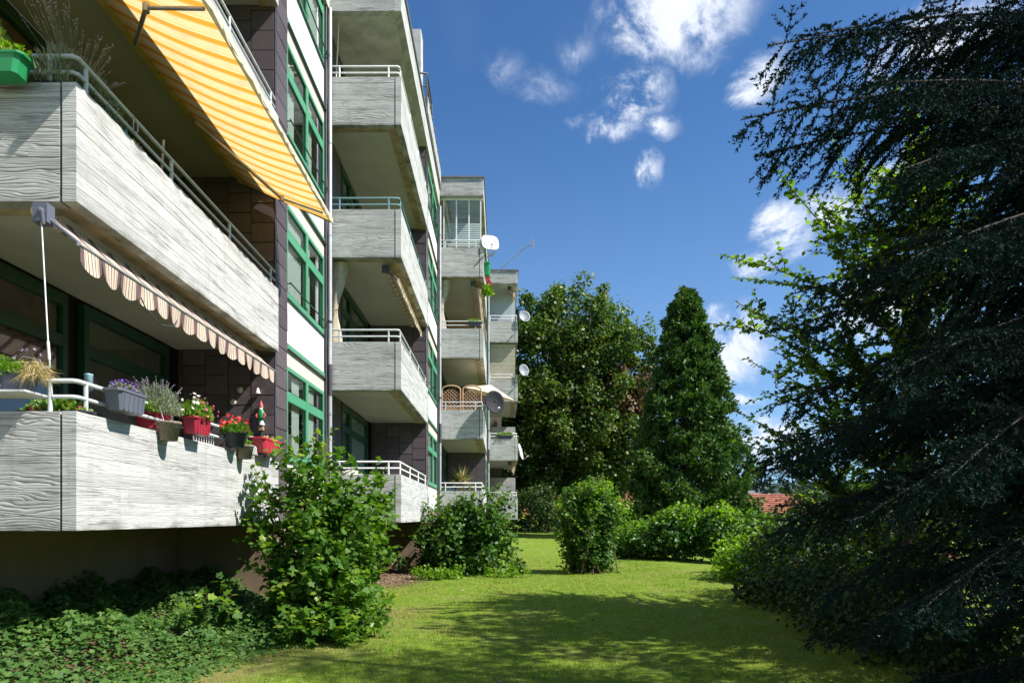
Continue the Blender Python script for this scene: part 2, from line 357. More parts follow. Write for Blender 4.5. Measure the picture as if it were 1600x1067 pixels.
M['wood'] = simple('lattice_wood', (.45, .28, .16), .75, var=.2, scale=12)
M['oldwood'] = simple('grey_wood', (.40, .36, .32), .8, var=.2)
M['blueplastic'] = simple('light_blue_plastic', (.28, .42, .50), .5)
M['dishblack'] = simple('dark_dish_paint', (.022, .023, .028), .7, spec=.2)
M['dishwhite'] = simple('white_dish_paint', (.66, .66, .66), .5, var=.12, scale=5)
M['dishgrey'] = simple('grey_dish_paint', (.20, .22, .26), .5)
M['parasol'] = simple('beige_parasol_cloth', (.74, .66, .50), .85, trans=.3, var=.05)
M['linen'] = simple('cream_curtain_cloth', (.62, .55, .40), .9, trans=.25, var=.2, scale=9)
M['blind'] = simple('beige_blind_slat', (.52, .47, .36), .5, var=.12)
M['ochre'] = simple('ochre_painted_wall', (.50, .30, .13), .9, var=.1)
M['white_paint'] = simple('white_lacquer', (.78, .78, .78), .5, var=.05)
M['skin'] = simple('painted_face', (.55, .33, .22), .6)
M['roof_tile'] = simple('red_roof_tile', (.30, .10, .06), .85, var=.35, scale=3)
M['house_wall'] = simple('pale_render', (.60, .57, .50), .9)
M['bark'] = bark_mat('grey_brown_bark', (.14, .11, .085))
M['twig'] = bark_mat('twig_bark', (.13, .085, .05))
M['sprucebark'] = bark_mat('spruce_bark', (.045, .032, .024))
M['f_maple'] = leaf_mat('maple_leaf', [(.028, .078, .014), (.050, .11, .018), (.085, .145, .022), (.16, .19, .040)], .32, patch=(.13, .16, .028))
M['f_maple_r'] = leaf_mat('maple_leaf_rust', [(.10, .05, .03), (.16, .09, .045), (.10, .10, .03)], .25, patch=(.15, .10, .04))
M['f_thuja'] = leaf_mat('thuja_spray', [(.024, .070, .015), (.044, .105, .020), (.080, .145, .026)], .22, rough=.6, patch=(.095, .155, .026))
M['f_lime'] = leaf_mat('lime_leaf', [(.040, .11, .014), (.060, .15, .018), (.10, .20, .024)], .40, rough=.55, spec=.25, patch=(.13, .23, .025))
M['f_tip'] = leaf_mat('young_leaf', [(.12, .24, .018), (.18, .31, .026), (.23, .33, .045)], .42, patch=(.16, .26, .03))
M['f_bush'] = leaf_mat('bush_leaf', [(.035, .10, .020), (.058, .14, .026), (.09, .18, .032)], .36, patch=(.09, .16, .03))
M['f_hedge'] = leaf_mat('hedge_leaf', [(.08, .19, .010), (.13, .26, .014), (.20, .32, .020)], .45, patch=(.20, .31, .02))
M['f_ivy'] = leaf_mat('ivy_leaf', [(.030, .085, .016), (.060, .145, .024), (.12, .20, .045)], .26, rough=.58, spec=.22, patch=(.08, .14, .05))
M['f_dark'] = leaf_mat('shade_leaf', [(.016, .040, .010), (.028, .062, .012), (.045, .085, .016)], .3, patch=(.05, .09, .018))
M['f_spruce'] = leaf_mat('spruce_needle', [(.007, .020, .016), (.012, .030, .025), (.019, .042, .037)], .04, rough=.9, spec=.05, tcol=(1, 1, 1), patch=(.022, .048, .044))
M['f_elm'] = leaf_mat('elm_leaf', [(.035, .085, .010), (.055, .125, .012), (.085, .17, .016)], .45, patch=(.09, .17, .02))
M['f_grass'] = leaf_mat('grass_blade', [(.095, .19, .012), (.15, .26, .018), (.22, .32, .028), (.42, .38, .12)], .3, rough=.6, patch=(.30, .29, .08))
M['f_potgreen'] = leaf_mat('pot_leaf', [(.05, .16, .02), (.10, .24, .03), (.22, .28, .05)], .35)
M['f_lav'] = leaf_mat('lavender_leaf', [(.12, .15, .10), (.18, .21, .14), (.24, .27, .19)], .2)
M['f_dry'] = leaf_mat('dry_grass', [(.34, .24, .11), (.48, .36, .18), (.55, .45, .26)], .2)
M['p_red'] = leaf_mat('red_petal', [(.42, .012, .018), (.55, .025, .035), (.60, .06, .05)], .2, tcol=(1.1, 1, 1), patch=(.7, .04, .05))
M['p_pink'] = leaf_mat('pink_petal', [(.75, .05, .16), (.80, .12, .22), (.82, .25, .30)], .2, tcol=(1.1, 1, 1), patch=(.8, .15, .22))
M['p_purple'] = leaf_mat('purple_petal', [(.14, .06, .36), (.22, .10, .48), (.30, .18, .55)], .2, tcol=(1, 1, 1.1), patch=(.22, .10, .5))
M['p_white'] = leaf_mat('white_petal', [(.70, .62, .55), (.78, .74, .70), (.80, .55, .50)], .2, tcol=(1, 1, 1), patch=(.8, .7, .65))
M['p_lav'] = leaf_mat('lavender_spike', [(.18, .14, .20), (.26, .22, .28), (.32, .28, .30)], .15, tcol=(1, 1, 1))
M['litter'] = leaf_mat('dry_leaf', [(.22, .14, .08), (.32, .22, .14), (.42, .31, .22)], .1, tcol=(1, 1, 1))
M['lawn'] = ground_mat()

# ------------------------------------------------------------------ terrain
def sm(t): t = np.clip(t, 0, 1); return t*t*(3-2*t)
def gz(x, y):
    x = np.asarray(x, float); y = np.asarray(y, float)
    z = .12*sm((y-10)/9) + .6*sm((y-20)/20) * (1-sm((x-3)/8)*.9)
    z = z - 4.5*sm((x-6.0)/16) * sm((y+15)/20)
    z = z + .03*np.sin(x*.9+1)*np.sin(y*.55)
    z = z + .55*sm((-3.2-x)/2.2)*sm((16-y)/4)          # banked up under the balconies
    z = z + 46*sm((np.hypot(x, y)-330)/650) + 5*np.sin(x*.006+2)*sm((np.hypot(x, y)-330)/600)
    return z
def axis(a):
    return np.array(sorted(set([round(float(q), 3) for q in a])))
xs = axis(list(np.arange(-12, 14, .5)) + list(np.arange(14, 60, 4)) + list(np.arange(-60, -12, 6)) + [80, 110, 150, 200, 280, 380, 500, 650, 800, 1000, 1300, 1700, 2200, -80, -110, -150, -200, -280, -380, -500, -650, -800, -1000, -1300, -1700, -2200])
ys = axis(list(np.arange(-10, 46, .5)) + list(np.arange(46, 100, 4)) + [-1500, -800, -400, -200, -100, -50, -25, -15, 115, 140, 180, 230, 300, 380, 470, 560, 650, 750, 850, 1000, 1300, 1700, 2400])
XX, YY = np.meshgrid(xs, ys, indexing='ij'); nx, ny = XX.shape
V = np.stack([XX, YY, gz(XX, YY)], -1).reshape(-1, 3)
I = np.arange(nx*ny).reshape(nx, ny)
F = np.stack([I[:-1, :-1], I[1:, :-1], I[1:, 1:], I[:-1, 1:]], -1).reshape(-1, 4)
tag(npobj('ground', V, F, M['lawn'], smooth=True), kind='structure')

# ------------------------------------------------------------------ apartment building
YK = [5.71, 14.18, 23.15, 31.85]; XK = [-3.547, -2.063, -.575, .806]; LB = 5.2; ST = 2.75
ZB = H - .115                                       # underside of the lowest balcony
YN = YK[1:] + [40.3]
ZROOF = [H+10.5, H+10.5, H+10.88, H+10.88]
B = thing('apartment_building', (-6, 20, 0), 'stepped apartment building with pale concrete balconies, dark slate cladding and green windows', 'building')

def bands_profile(x_out, x_in, z0, z1, rnd):
    """outline of a parapet: outer face stepped per formwork board"""
    pts = [(x_in, z0), (x_in, z1)]; n = 8; dz = (z1-z0)/n
    for i in range(n-1, -1, -1):
        e = rnd.uniform(-.0018, .0018); a = z0+i*dz; b = a+dz
        s = 1 if x_out > x_in else -1
        pts += [(x_out+s*e, b-.003), (x_out+s*e, a+.003)]
        if i > 0: pts += [(x_out-s*.003, a)]
    pts += []
    return pts[:2] + [(x_out, z1)] + pts[2:] + [(x_out, z0)]
def balcony(k, j, rail='rail', posts=(.22, 1.76, 3.36, 4.98), farpar=False):
    X, Y, Z = XK[k], YK[k], ZB + ST*j; rnd = random.Random(k*10+j)
    b = MB().box(X-1.62, X-.121, Y+.10, Y+LB-.005, Z+.035, Z+.17).build('balcony', M['soffit'], B, (X, Y, Z))
    # strip of weathered raw concrete inside the parapets
    MB().box(X-.30, X-.122, Y+.302, Y+LB-.01, Z+.012, Z+.033).box(X-1.48, X-.122, Y+.142, Y+.30, Z+.012, Z+.033).build('drip_edge', M['soffit_dark'], b)
    MB().prism(bands_profile(X, X-.12, Z, Z+1.0, rnd), 'y', Y, Y+LB-.003).build('side_parapet', M['conc_side'], b, bevel=.004)
    MB().prism([(p-0, q) for p, q in bands_profile(Y+.004, Y+.14, Z, Z+1.0, rnd)], 'x', X-1.485, X-.142).build('front_parapet', M['conc'], b, bevel=.004)
    MB().box(X-.141, X-.121, Y+.03, Y+.13, Z+.02, Z+.99).build('joint', M['gap'], b)
    xr = X-.055; yr = Y+.085; zt = Z+1.0
    for dz, r in ((.27, .0185), (.135, .016)):
        MB().tube([(X-1.5, yr, zt+dz), (xr-.03, yr, zt+dz), (xr, yr+.03, zt+dz), (xr, Y+LB-.02, zt+dz)], r, 10).build('handrail', M[rail], b)
    me = None
    for (px, py) in [(X-.275, yr), (X-1.3, yr)] + [(xr, Y+q) for q in posts]:
        if me is None:
            o = MB().tube([(px, py, zt-.005), (px, py, zt+.265)], .0195, 10).build('rail_post', M[rail], b, (px, py, zt)); me = o.data
        else: addobj('rail_post', me, b, (px, py, zt))
    if farpar:
        MB().box(X-1.45, X-.0, Y+LB-.0, Y+LB+.12, Z, Z+2.25).build('end_screen', M['plain'], b)
    return b
RAILS = {(0, 0): 'rail', (0, 1): 'rail', (0, 2): 'rail', (0, 3): 'rail', (1, 0): 'railw', (1, 1): 'rail', (1, 2): 'railg', (1, 3): 'railw',
         (2, 0): 'railw', (2, 1): 'rail', (2, 2): 'rail', (2, 3): 'rail', (3, 0): 'rail', (3, 1): 'railw', (3, 2): 'railw', (3, 3): 'railw'}
for k in range(4):
    for j in range(4):
        balcony(k, j, RAILS[(k, j)], farpar=(k == 3 and j < 2))
# core walls, piers, fins, roofs
tile_me = {}
def tile(parent, x, y, z, w, h, face):
    key = (round(w, 3), round(h, 3), face)
    if key not in tile_me:
        m = MB()
        if face == 'y': m.box(0, w, -.012, 0, 0, h); 
        else: m.box(0, .012, 0, w, 0, h)
        me = bpy.data.meshes.new('tile'); me.from_pydata(m.v, [], m.f)
        bm = bmesh.new(); bm.from_mesh(me); bmesh.ops.recalc_face_normals(bm, faces=bm.faces); bm.to_mesh(me); bm.free()
        me.materials.append(M['clad']); tile_me[key] = me
    o = addobj('cladding_tile', tile_me[key], parent, (x, y, z))
    if face == 'y': o.rotation_euler = (R(random.uniform(-1.6, -.4)), 0, R(random.uniform(-.6, .6)))
    else: o.rotation_euler = (R(0), R(random.uniform(-1.2, -.2)), R(random.uniform(-.5, .5)))
    return o
def clad_y(parent, x0, x1, y, z0, z1, single):
    """tiles on a wall facing the camera side (-y); columns staggered by half a tile"""
    w, h = .365, .315; mb = MB(); i = 0; x = x1
    while x > x0+.05:
        xa = max(x-w, x0); zz = z0 - (h/2 if i % 2 else 0)
        while zz < z1-.02:
            a = max(zz, z0); c = min(zz+h, z1)
            if c-a > .05:
                if single: tile(parent, xa+.006, y-.004, a+.006, x-xa-.012, c-a-.012, 'y')
                else: mb.box(xa+.006, x-.006, y-.014, y-.002, a+.006, c-.006)
            zz += h
        x = xa; i += 1
    if not single: tag(mb.build('cladding_tiles', M['clad'], parent), kind='stuff')
for k in range(4):
    X, Y, Yn = XK[k], YK[k], YN[k]; zr = ZROOF[k]
    ye = Y+LB
    if k < 3: yf = Y+5.82
    else: yf = Yn
    # back wall of the balcony recess
    MB().box(-14, X-1.72, Y, ye+.3, 0, zr).build('recess_wall', M['gap'] if k < 3 else M['plain'], B)
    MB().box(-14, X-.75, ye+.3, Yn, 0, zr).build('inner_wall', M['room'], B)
    if k < 3:
        # pier between recess and window bay
        MB().box(X-1.72, X-.062, ye+.012, yf, ZB, zr).build('pier', M['gap'], B)
        w = MB().box(X-1.7, X-.03, ye+.02, yf-.02, -.3, ZB-.003).build('foundation_wall', M['plaster'], B)
        MB().box(X-.065, X-.05, ye+.0, ye+.035, ZB, zr).build('corner_bead', M['pipedark'], B)
        p = MB().box(X-.066, X-.060, ye+.04, yf-.01, ZB, zr).build('fin', M['gap'], B)
        z = ZB-.12
        while z < zr-.1:
            if k < 2 and z < H+9: tile(p, X-.060, ye+.045, z+.006, yf-ye-.06, .323, 'x')
            z += .335
        if k == 2: 
            m_ = MB(); z = ZB
            while z < zr-.1: m_.box(X-.060, X-.048, ye+.045, yf-.015, z, z+.323); z += .335
            tag(m_.build('cladding_tiles', M['clad'], p), kind='stuff')
    else:
        MB().box(X-1.7, X-1.5, ye+.02, yf, 0, zr).build('end_wall', M['plain'], B)
    MB().box(-14, X-1.6, Y+.15, ye, -.3, ZB).build('foundation_wall', M['plaster'], B)
    # recess cladding
    if k < 3:
        for j in range(4):
            z0 = ZB+ST*j+(.17 if True else 0); z1 = ZB+ST*(j+1)+.03
            if k == 0 and j > 1: single = False
            else: single = k < 2
            if k == 2 and j == 2:
                MB().box(X-1.6, X-.07, ye-.004, ye+.006, z0, z1).build('painted_wall', M['ochre'], B); continue
            q = MB().box(X-1.60, X-.07, ye+.002, ye+.010, z0, z1).build('wall_underlay', M['gap'], B)
            clad_y(q, X-1.60, X-.07, ye, z0, z1, single)
    # roof and fascia
    xl = -14
    MB().box(xl, X-.152, Y+.152, Yn-.01, zr, zr+.55).build('roof', M['plain'], B)
    f_ = MB().box(X-.15, X, Y, Yn, zr, zr+.60).build('roof_fascia', M['conc_side'], B, bevel=.004)
    MB().box(X-1.62 if k else X-3, X-.152, Y, Y+.15, zr, zr+.60).build('roof_fascia', M['conc'], B, bevel=.004)
    MB().box(X-1.66 if k else X-3, X+.04, Y-.04, Yn-.003, zr+.602, zr+.66).build('roof_edging', M['roofedge'], B)
# preceding bay, mostly left of the frame
MB().box(-14, XK[0]-1.53, 1.5, 5.70, 0, ZROOF[0]+.55).build('side_wall', M['conc'], B)

def window(x, y0, y1, z0, z1, curtain=None, rail=True, mat='green', mull=2, dark=False):
    d = .07; fr = MB(); xo = x; xi = x-.06
    fw = .07; mw = .13; tr0 = z0+(z1-z0)*.635; tr1 = z0+(z1-z0)*.735
    fr.box(xi, xo, y0, y1, z1-fw, z1).box(xi, xo, y0, y1, z0, z0+.11)
    ys_ = [y0+fw] ; edges = []
    n = mull; wv = (y1-y0-2*fw-(n-1)*mw)/n
    fr.box(xi, xo, y0, y0+fw, z0+.11, z1-fw).box(xi, xo, y1-fw, y1, z0+.11, z1-fw)
    for i in range(n):
        a = y0+fw+i*(wv+mw); edges.append((a, a+wv))
        if i < n-1: fr.box(xi, xo+.006, a+wv, a+wv+mw, z0+.11, z1-fw)
        fr.box(xi, xo-.003, a, a+wv, tr0, tr1)
    w = fr.build('window', M[mat], B, (x, y0, z0), bevel=.004)
    for (a, b) in edges:
        for (c, e) in ((z0+.11, tr0), (tr1, z1-fw)):
            MB().box(x-.036, x-.030, a+.002, b-.002, c+.002, e-.002).build('pane', M['glass'], w)
            # dark rebate round the glass
            q = .016; MB().box(x-.028, x-.01, a+.001, a+q, c+.001, e-.001).box(x-.028, x-.01, b-q, b-.001, c+.001, e-.001).box(x-.028, x-.01, a+q, b-q, e-q, e-.001).box(x-.028, x-.01, a+q, b-q, c+.001, c+q).build('glazing_bead', M['darkgreen'], w)
    if curtain:
        for (a, b) in curtain:
            ya = y0+(y1-y0)*a; yb = y0+(y1-y0)*b; n_ = max(6, int((yb-ya)/.035)); vs = []; fs = []
            for i in range(n_+1):
                yy = ya+(yb-ya)*i/n_; xx = x-.085+.012*math.sin(i*1.9)
                vs += [(xx, yy, z0+.02), (xx, yy, z1-.02)]
                if i: fs.append((2*i-2, 2*i, 2*i+1, 2*i-1))
            MB().add(vs, fs, True).build('curtain', M['net'], w)
    if rail:
        MB().tube([(x+.07, y0-.03, z0+.24), (x+.07, y1+.05, z0+.24)], .014, 6).tube([(x-.02, y0+.02, z0+.24), (x+.07, y0+.02, z0+.24)], .01, 6).tube([(x-.02, y1-.02, z0+.24), (x+.07, y1-.02, z0+.24)], .01, 6).build('safety_bar', M['darkgreen'], w)
    return w
CUR = {(0, 0): [(.22, .40), (.62, .80)], (0, 1): [(.04, .46), (.56, .68), (.86, .96)], (0, 2): [(.10, .26), (.56, .74)], (0, 3): [(.6, .95)],
       (1, 0): [(.1, .9)], (1, 1): [(.1, .5)], (1, 2): [(.1, .9)], (1, 3): [(.1, .5)]}
for k in range(3):
    X = XK[k]-.065; ya = YK[k]+5.83; yb = YN[k]-.20
    for j in range(4):
        z = H+.955+ST*j
        window(X, ya, yb, z, z+1.605, CUR.get((k, j)), rail=(j > 0))
        MB().box(X-.2, X-.005, ya, yb, z+1.607, z+1.885).build('lintel_panel', M['cream'], B)
        MB().box(X-.2, X+.012, ya, yb, z+1.89, z+1.985).build('green_strip', M['green'], B)
        MB().box(X-.1, X+.045, ya-.01, yb+.07, z+1.872, z+1.888).build('flashing', M['pipedark'], B)
        MB().box(X-.2, X-.008, ya, yb, z-.765, z-.003).build('spandrel_panel', M['white'], B)
        MB().box(X-.02, X+.03, ya-.005, yb+.02, z-.018, z-.001).build('sill', M['darkgreen'], B)
    MB().box(X-.2, X-.01, ya, yb, -.3, H+.185).build('plinth', M['plaster'], B)
    MB().box(X-.7, X-.2, ya, yb, ZROOF[k]-.02, ZROOF[k]).build('bay_lintel', M['room'], B)
    # slate strip and post beside the drainpipe
    s_ = MB().box(X-.2, X-.014, yb+.004, YN[k]-.004, 0, ZROOF[k]).build('wall_strip', M['gap'], B)
    m_ = MB(); z = 1.0
    while z < ZROOF[k]-.1: m_.box(X-.012, X-.002, yb+.01, YN[k]-.01, z, z+.323); z += .335
    tag(m_.build('cladding_tiles', M['clad'], s_), kind='stuff')
    MB().tube([(X+.03, yb+.045, .2), (X+.03, yb+.045, ZROOF[k])], .018, 8).build('cable_conduit', M['pipedark'], B)
    px, py = X+.085, YN[k]-.06
    p = MB().tube([(px, py, .1), (px, py, ZROOF[k])], .043, 12).build('drainpipe', M['pipe'], B, (px, py, 0))
    for zz in (1.9, 3.7, 5.6, 7.4, 9.3, 11.1): MB().tube([(px, py, zz), (px, py, zz+.05)], .049, 12).build('pipe_joint', M['pipedark'] if zz in (5.6,) else M['metal'], p)
    MB().tube([(px, py, 4.1), (px, py, 4.75)], .048, 12).build('pipe_sleeve', M['pipedark'], p)
    # inner floors seen through the glass
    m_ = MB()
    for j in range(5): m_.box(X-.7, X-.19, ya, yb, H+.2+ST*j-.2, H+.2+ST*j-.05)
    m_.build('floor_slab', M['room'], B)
# balcony doors at the back of the recesses
def door_set(k, j, parts):
    X = XK[k]-1.60; z0 = ZB+ST*j+.172; z1 = ZB+ST*(j+1)-.0
    for (a, b, z_low, cm) in parts:
        y0 = YK[k]+a; y1 = YK[k]+b; fw = .09
        fr = MB().box(X-.1, X+.0, y0, y0+fw, z0, z1).box(X-.1, X, y1-fw, y1, z0, z1).box(X-.1, X, y0+fw, y1-fw, z1-.14, z1).box(X-.1, X, y0+fw, y1-fw, z0, z0+.12)
        tz = z0+1.95
        fr.box(X-.1, X-.006, y0+fw, y1-fw, tz, tz+.14)
        w = fr.build('balcony_door', M['darkgreen'], B, (X, y0, z0), bevel=.004)
        MB().box(X-.05, X-.044, y0+fw, y1-fw, z0+.12, tz).build('pane', M['glass'], w)
        MB().box(X-.05, X-.044, y0+fw, y1-fw, tz+.14, z1-.14).build('pane', M['glass'], w)
        n_ = int((y1-y0)/.05); vs = []; fs = []
        for i in range(n_+1):
            yy = y0+.05+(y1-y0-.1)*i/n_; xx = X-.085+.014*math.sin(i*2.1)
            vs += [(xx, yy, z0+.05), (xx, yy, z1-.05)]
            if i: fs.append((2*i-2, 2*i, 2*i+1, 2*i-1))
        MB().add(vs, fs, True).build('curtain', M[cm], w)
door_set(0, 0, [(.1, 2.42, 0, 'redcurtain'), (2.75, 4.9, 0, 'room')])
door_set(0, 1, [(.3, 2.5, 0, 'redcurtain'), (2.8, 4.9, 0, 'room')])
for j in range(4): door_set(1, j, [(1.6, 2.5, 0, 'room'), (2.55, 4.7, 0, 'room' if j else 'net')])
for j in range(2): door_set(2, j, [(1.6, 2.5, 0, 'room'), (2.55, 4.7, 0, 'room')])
for k in (1, 2):       # vertical slate boards beside the doors of the recess back wall
    X = XK[k]-1.60; q = MB().box(X-.12, X-.012, YK[k]+.01, YK[k]+1.58, ZB, ZROOF[k]).build('wall_underlay', M['gap'], B)
    m_ = MB(); y_ = YK[k]+.02
    while y_ < YK[k]+1.4:
        z = ZB+.1
        while z < ZROOF[k]-.3: m_.box(X-.010, X+.002, y_+.005, y_+.36, z, z+.31); z += .318
        y_ += .37
    tag(m_.build('cladding_tiles', M['clad'], q), kind='stuff')
# roof structures of the second block: chimney wall, upper fascia, small railing
X = XK[1]
MB().box(X-.95, X-.22, 19.6, 20.1, ZROOF[1]+.67, H+14.0).build('chimney', M['plain'], B, bevel=.01)
MB().box(X-.18, X+.06, 18.9, 23.0, ZROOF[1]+.665, ZROOF[1]+1.12).build('upper_fascia', M['conc'], B, bevel=.006)
for i in range(6): MB().box(X-.2, X+.09, 19.3+.6*i, 19.42+.6*i, ZROOF[1]+1.122, ZROOF[1]+1.20).build('coping', M['roofedge'], B)
m_ = MB()
for zz in (.35, .7, 1.05): m_.tube([(X-.25, 18.8, ZROOF[1]+.66+zz), (X+.03, 18.8, ZROOF[1]+.66+zz), (X+.03, 20.2, ZROOF[1]+.66+zz)], .022, 6)
for (a, b) in ((X-.25, 18.8), (X+.03, 18.8), (X+.03, 20.2)): m_.tube([(a, b, ZROOF[1]+.66), (a, b, ZROOF[1]+1.71)], .022, 6)
m_.build('roof_railing', M['pipedark'], B)
MB().box(XK[2]-1.45, XK[2]-.85, 26.2, 26.8, ZROOF[2]+.66, ZROOF[2]+1.05).box(XK[2]-1.45, XK[2]-.85, 26.2, 26.8, ZROOF[2]+1.12, ZROOF[2]+1.35).box(XK[2]-1.40, XK[2]-.9, 26.25, 26.75, ZROOF[2]+1.0, ZROOF[2]+1.4).build('roof_vent', M['plain'], B)
# glazed balcony on the third block, top storey
X, Y, Z = XK[2], YK[2], ZB+ST*3+1.0
gl = MB()
for xx in (-1.36, -.93, -.50, -.10): gl.box(X+xx-.02, X+xx+.02, Y+.17, Y+.21, Z-.1, ZROOF[2])
gl.box(X-1.5, X-.02, Y+.168, Y+.212, ZROOF[2]-.06, ZROOF[2]-.002)
g_ = gl.build('balcony_glazing', M['white_paint'], B, (X, Y, Z))
for xa, xb in ((-1.34, -.95), (-.91, -.52), (-.48, -.12)): MB().box(X+xa, X+xb, Y+.185, Y+.192, Z-.08, ZROOF[2]-.06).build('pane', M['glass'], g_)
m_ = MB()
for i in range(13): m_.box(X-1.34, X-.14, Y+.60, Y+.63, Z+.12+i*.075, Z+.16+i*.075)
m_.build('blind', M['white_paint'], g_)
MB().box(X-1.3, X-.2, Y+.5, Y+.56, Z-.4, Z+.10).build('bench_back', M['wood'], g_)
# frosted screen on the last block, top storey
X, Y, Z = XK[3], YK[3], ZB+ST*3+1.0
MB().box(X-1.45, X-.10, Y+1.2, Y+1.22, Z-.5, ZROOF[3]-.003).build('windbreak', M['frost'], B)

# ------------------------------------------------------------------ awnings
def cloth(name, mat, parent, y0, y1, a, b, sag, ny_=60, nx_=14, wave=0):
    """cloth between back line a=(x,z) and front line b=(x,z), spanning y0..y1"""
    Y_ = np.linspace(y0, y1, ny_+1); S = np.linspace(0, 1, nx_+1); vs = []
    for y in Y_:
        for s in S: vs.append((a[0]+(b[0]-a[0])*s, y, a[1]+(b[1]-a[1])*s - sag*math.sin(math.pi*s)*(1+.15*math.sin(y*2.2)) + wave*math.sin(y*9)*s))
    n = nx_+1; fs = [(i*n+j, i*n+j+1, (i+1)*n+j+1, (i+1)*n+j) for i in range(ny_) for j in range(nx_)]
    return npobj(name, np.array(vs), np.array(fs), M[mat], parent, smooth=True)
def valance(name, mat, parent, x, y0, y1, z, hgt, n, flutter=.02):
    per = (y1-y0)/n; vs = []; fs = []; K = 8
    for i in range(n):
        for q in range(K+1):
            t = q/K; y = y0+per*(i+t); dep = hgt*(.62+.38*math.sin(math.pi*min(1, max(0, t)))**.6)
            xo = flutter*math.sin(i*1.7+t*3.1)
            for r_ in range(4): vs.append((x+xo*r_/3, y, z-dep*r_/3))
    m = (K+1)*4
    for i in range(n):
        for q in range(K):
            for r_ in range(3):
                a = i*m+q*4+r_; fs.append((a, a+4, a+5, a+1))
    return npobj(name, np.array(vs), np.array(fs), M[mat], parent, smooth=True)
t = thing('awning', (-3.9, 7.8, H+5.1), 'large yellow and white striped awning fully wound out at the upper left', 'awning')
xb, zb_, xf, zf = -4.09, H+5.32, -2.70, H+4.72; ya, yb = 5.3, 10.84
cloth('awning_cloth', 'awning_y', t, ya, yb, (xb, zb_), (xf, zf), .05, 80, 16)
MB().box(xb-.07, xb+.02, ya-.05, yb+.05, zb_-.02, zb_+.09).build('cassette', M['yellow_metal'], t, bevel=.01)
MB().box(xf-.012, xf+.035, ya-.03, yb+.03, zf-.045, zf+.02).build('front_bar', M['cream_metal'], t, bevel=.008)
valance('valance', 'parasol', t, xf+.037, ya, yb, zf+.005, .075, 22, .012)
for (s, e, f_) in (((xb+.05, 7.55, zb_-.10), (-3.40, 6.55, H+4.88), (xf-.03, 6.28, zf-.05)), ((xb+.05, 9.0, zb_-.10), (-3.30, 10.30, H+4.80), (xf-.03, 10.50, zf-.05))):
    MB().tube([s, e], .024, 8).tube([e, f_], .019, 8).tube([Vector(e)-Vector((0, 0, .04)), Vector(e)+Vector((0, 0, .04))], .034, 10).build('folding_arm', M['metal'], t)
MB().tube([(xb+.0, yb+.045, zb_-.0), (xf+.0, yb+.045, zf-.015)], .022, 8).build('side_hem', M['yellow_metal'], t)

t = thing('awning', (-3.6, 8.1, H+2.3), 'salmon striped awning with scalloped valance, wound in under the big left balcony', 'awning')
cloth('awning_cloth', 'awning_r', t, 5.72, 10.55, (-3.80, H+2.56), (-3.50, H+2.275), .02, 70, 6, .004)
MB().tube([(-3.82, 5.62, H+2.52), (-3.82, 10.6, H+2.52)], .05, 10).build('roller', M['awning_r'], t)
MB().tube([(-3.50, 5.66, H+2.262), (-3.50, 10.6, H+2.262)], .016, 8).build('front_bar', M['metal'], t)
valance('valance', 'awning_r', t, -3.495, 5.68, 10.57, H+2.255, .205, 16, .02)
MB().box(-3.84, -3.72, 5.60, 5.70, H+2.42, H+2.58).tube([(-3.78, 5.65, H+2.5), (-3.50, 5.68, H+2.27)], .017, 6).build('bracket', M['potgrey'], t)
MB().box(-3.80, -3.74, 5.58, 5.62, H+2.42, H+2.48).tube([(-3.75, 5.58, H+2.50), (-3.75, 5.60, H+2.40)], .016, 8).lathe((-3.765, 5.59, H+2.505), [(.001, -.025), (.026, -.022), (.026, .022), (.001, .025)], 14, axis=Vector((0, 1, 0))).build('crank_gear', M['potgrey'], t, bevel=.006)
MB().tube([(-3.475, 6.6, H+2.12), (-3.46, 6.66, H+2.03), (-3.45, 6.95, H+1.95), (-3.46, 7.25, H+2.02), (-3.48, 7.35, H+2.12)], .006, 6).build('loose_cord', M['pipedark'], t)
t = thing('crank_rod', (-3.68, 5.60, H+1.25), 'thin white crank rod hanging from the salmon awning down to the lower rail', 'crank rod')
MB().tube([(-3.765, 5.60, H+2.42), (-3.71, 5.60, H+1.42)], .0058, 8).build('rod', M['railw'], t)
MB().tube([(-3.712, 5.60, H+1.44), (-3.70, 5.60, H+1.29)], .011, 8).tube([(-3.70, 5.60, H+1.30), (-3.695, 5.60, H+1.23), (-3.76, 5.60, H+1.215)], .006, 6).build('handle', M['railw'], t)

def shut_awning(k, j, mat, label, bay=True):
    X = XK[k]; zt = ZB+ST*(j+1)-.02; Y = YK[k]
    t = thing('awning', (X-.3, Y+2.5, zt-.2), label, 'awning', None)
    cloth('awning_cloth', mat, t, Y+.45, Y+4.7, (X-.36, zt-.03), (X-.12, zt-.27), .02, 50, 5, .006)
    MB().tube([(X-.38, Y+.4, zt-.07), (X-.38, Y+4.75, zt-.07)], .05, 10).build('roller', M[mat], t)
    MB().tube([(X-.12, Y+.42, zt-.28), (X-.12, Y+4.73, zt-.28)], .018, 8).build('front_bar', M['cream_metal'], t)
    valance('valance', mat, t, X-.118, Y+.45, Y+4.7, zt-.29, .12, 14, .012)
    MB().box(X-.46, X-.30, Y+.34, Y+.42, zt-.16, zt-.01).tube([(X-.38, Y+.38, zt-.1), (X-.14, Y+.40, zt-.3)], .02, 6).build('bracket', M['potdark'], t)
    return t
shut_awning(1, 1, 'awning_b', 'brown and cream awning rolled in under a balcony of the second stack')
shut_awning(2, 2, 'awning_b', 'rolled awning under the glazed top balcony of the third stack')
shut_awning(3, 3, 'awning_b', 'brown awning rolled in under the roof of the farthest stack, at its right edge')
shut_awning(3, 0, 'awning_b', 'small rolled awning under the third balcony from the top in the farthest stack')

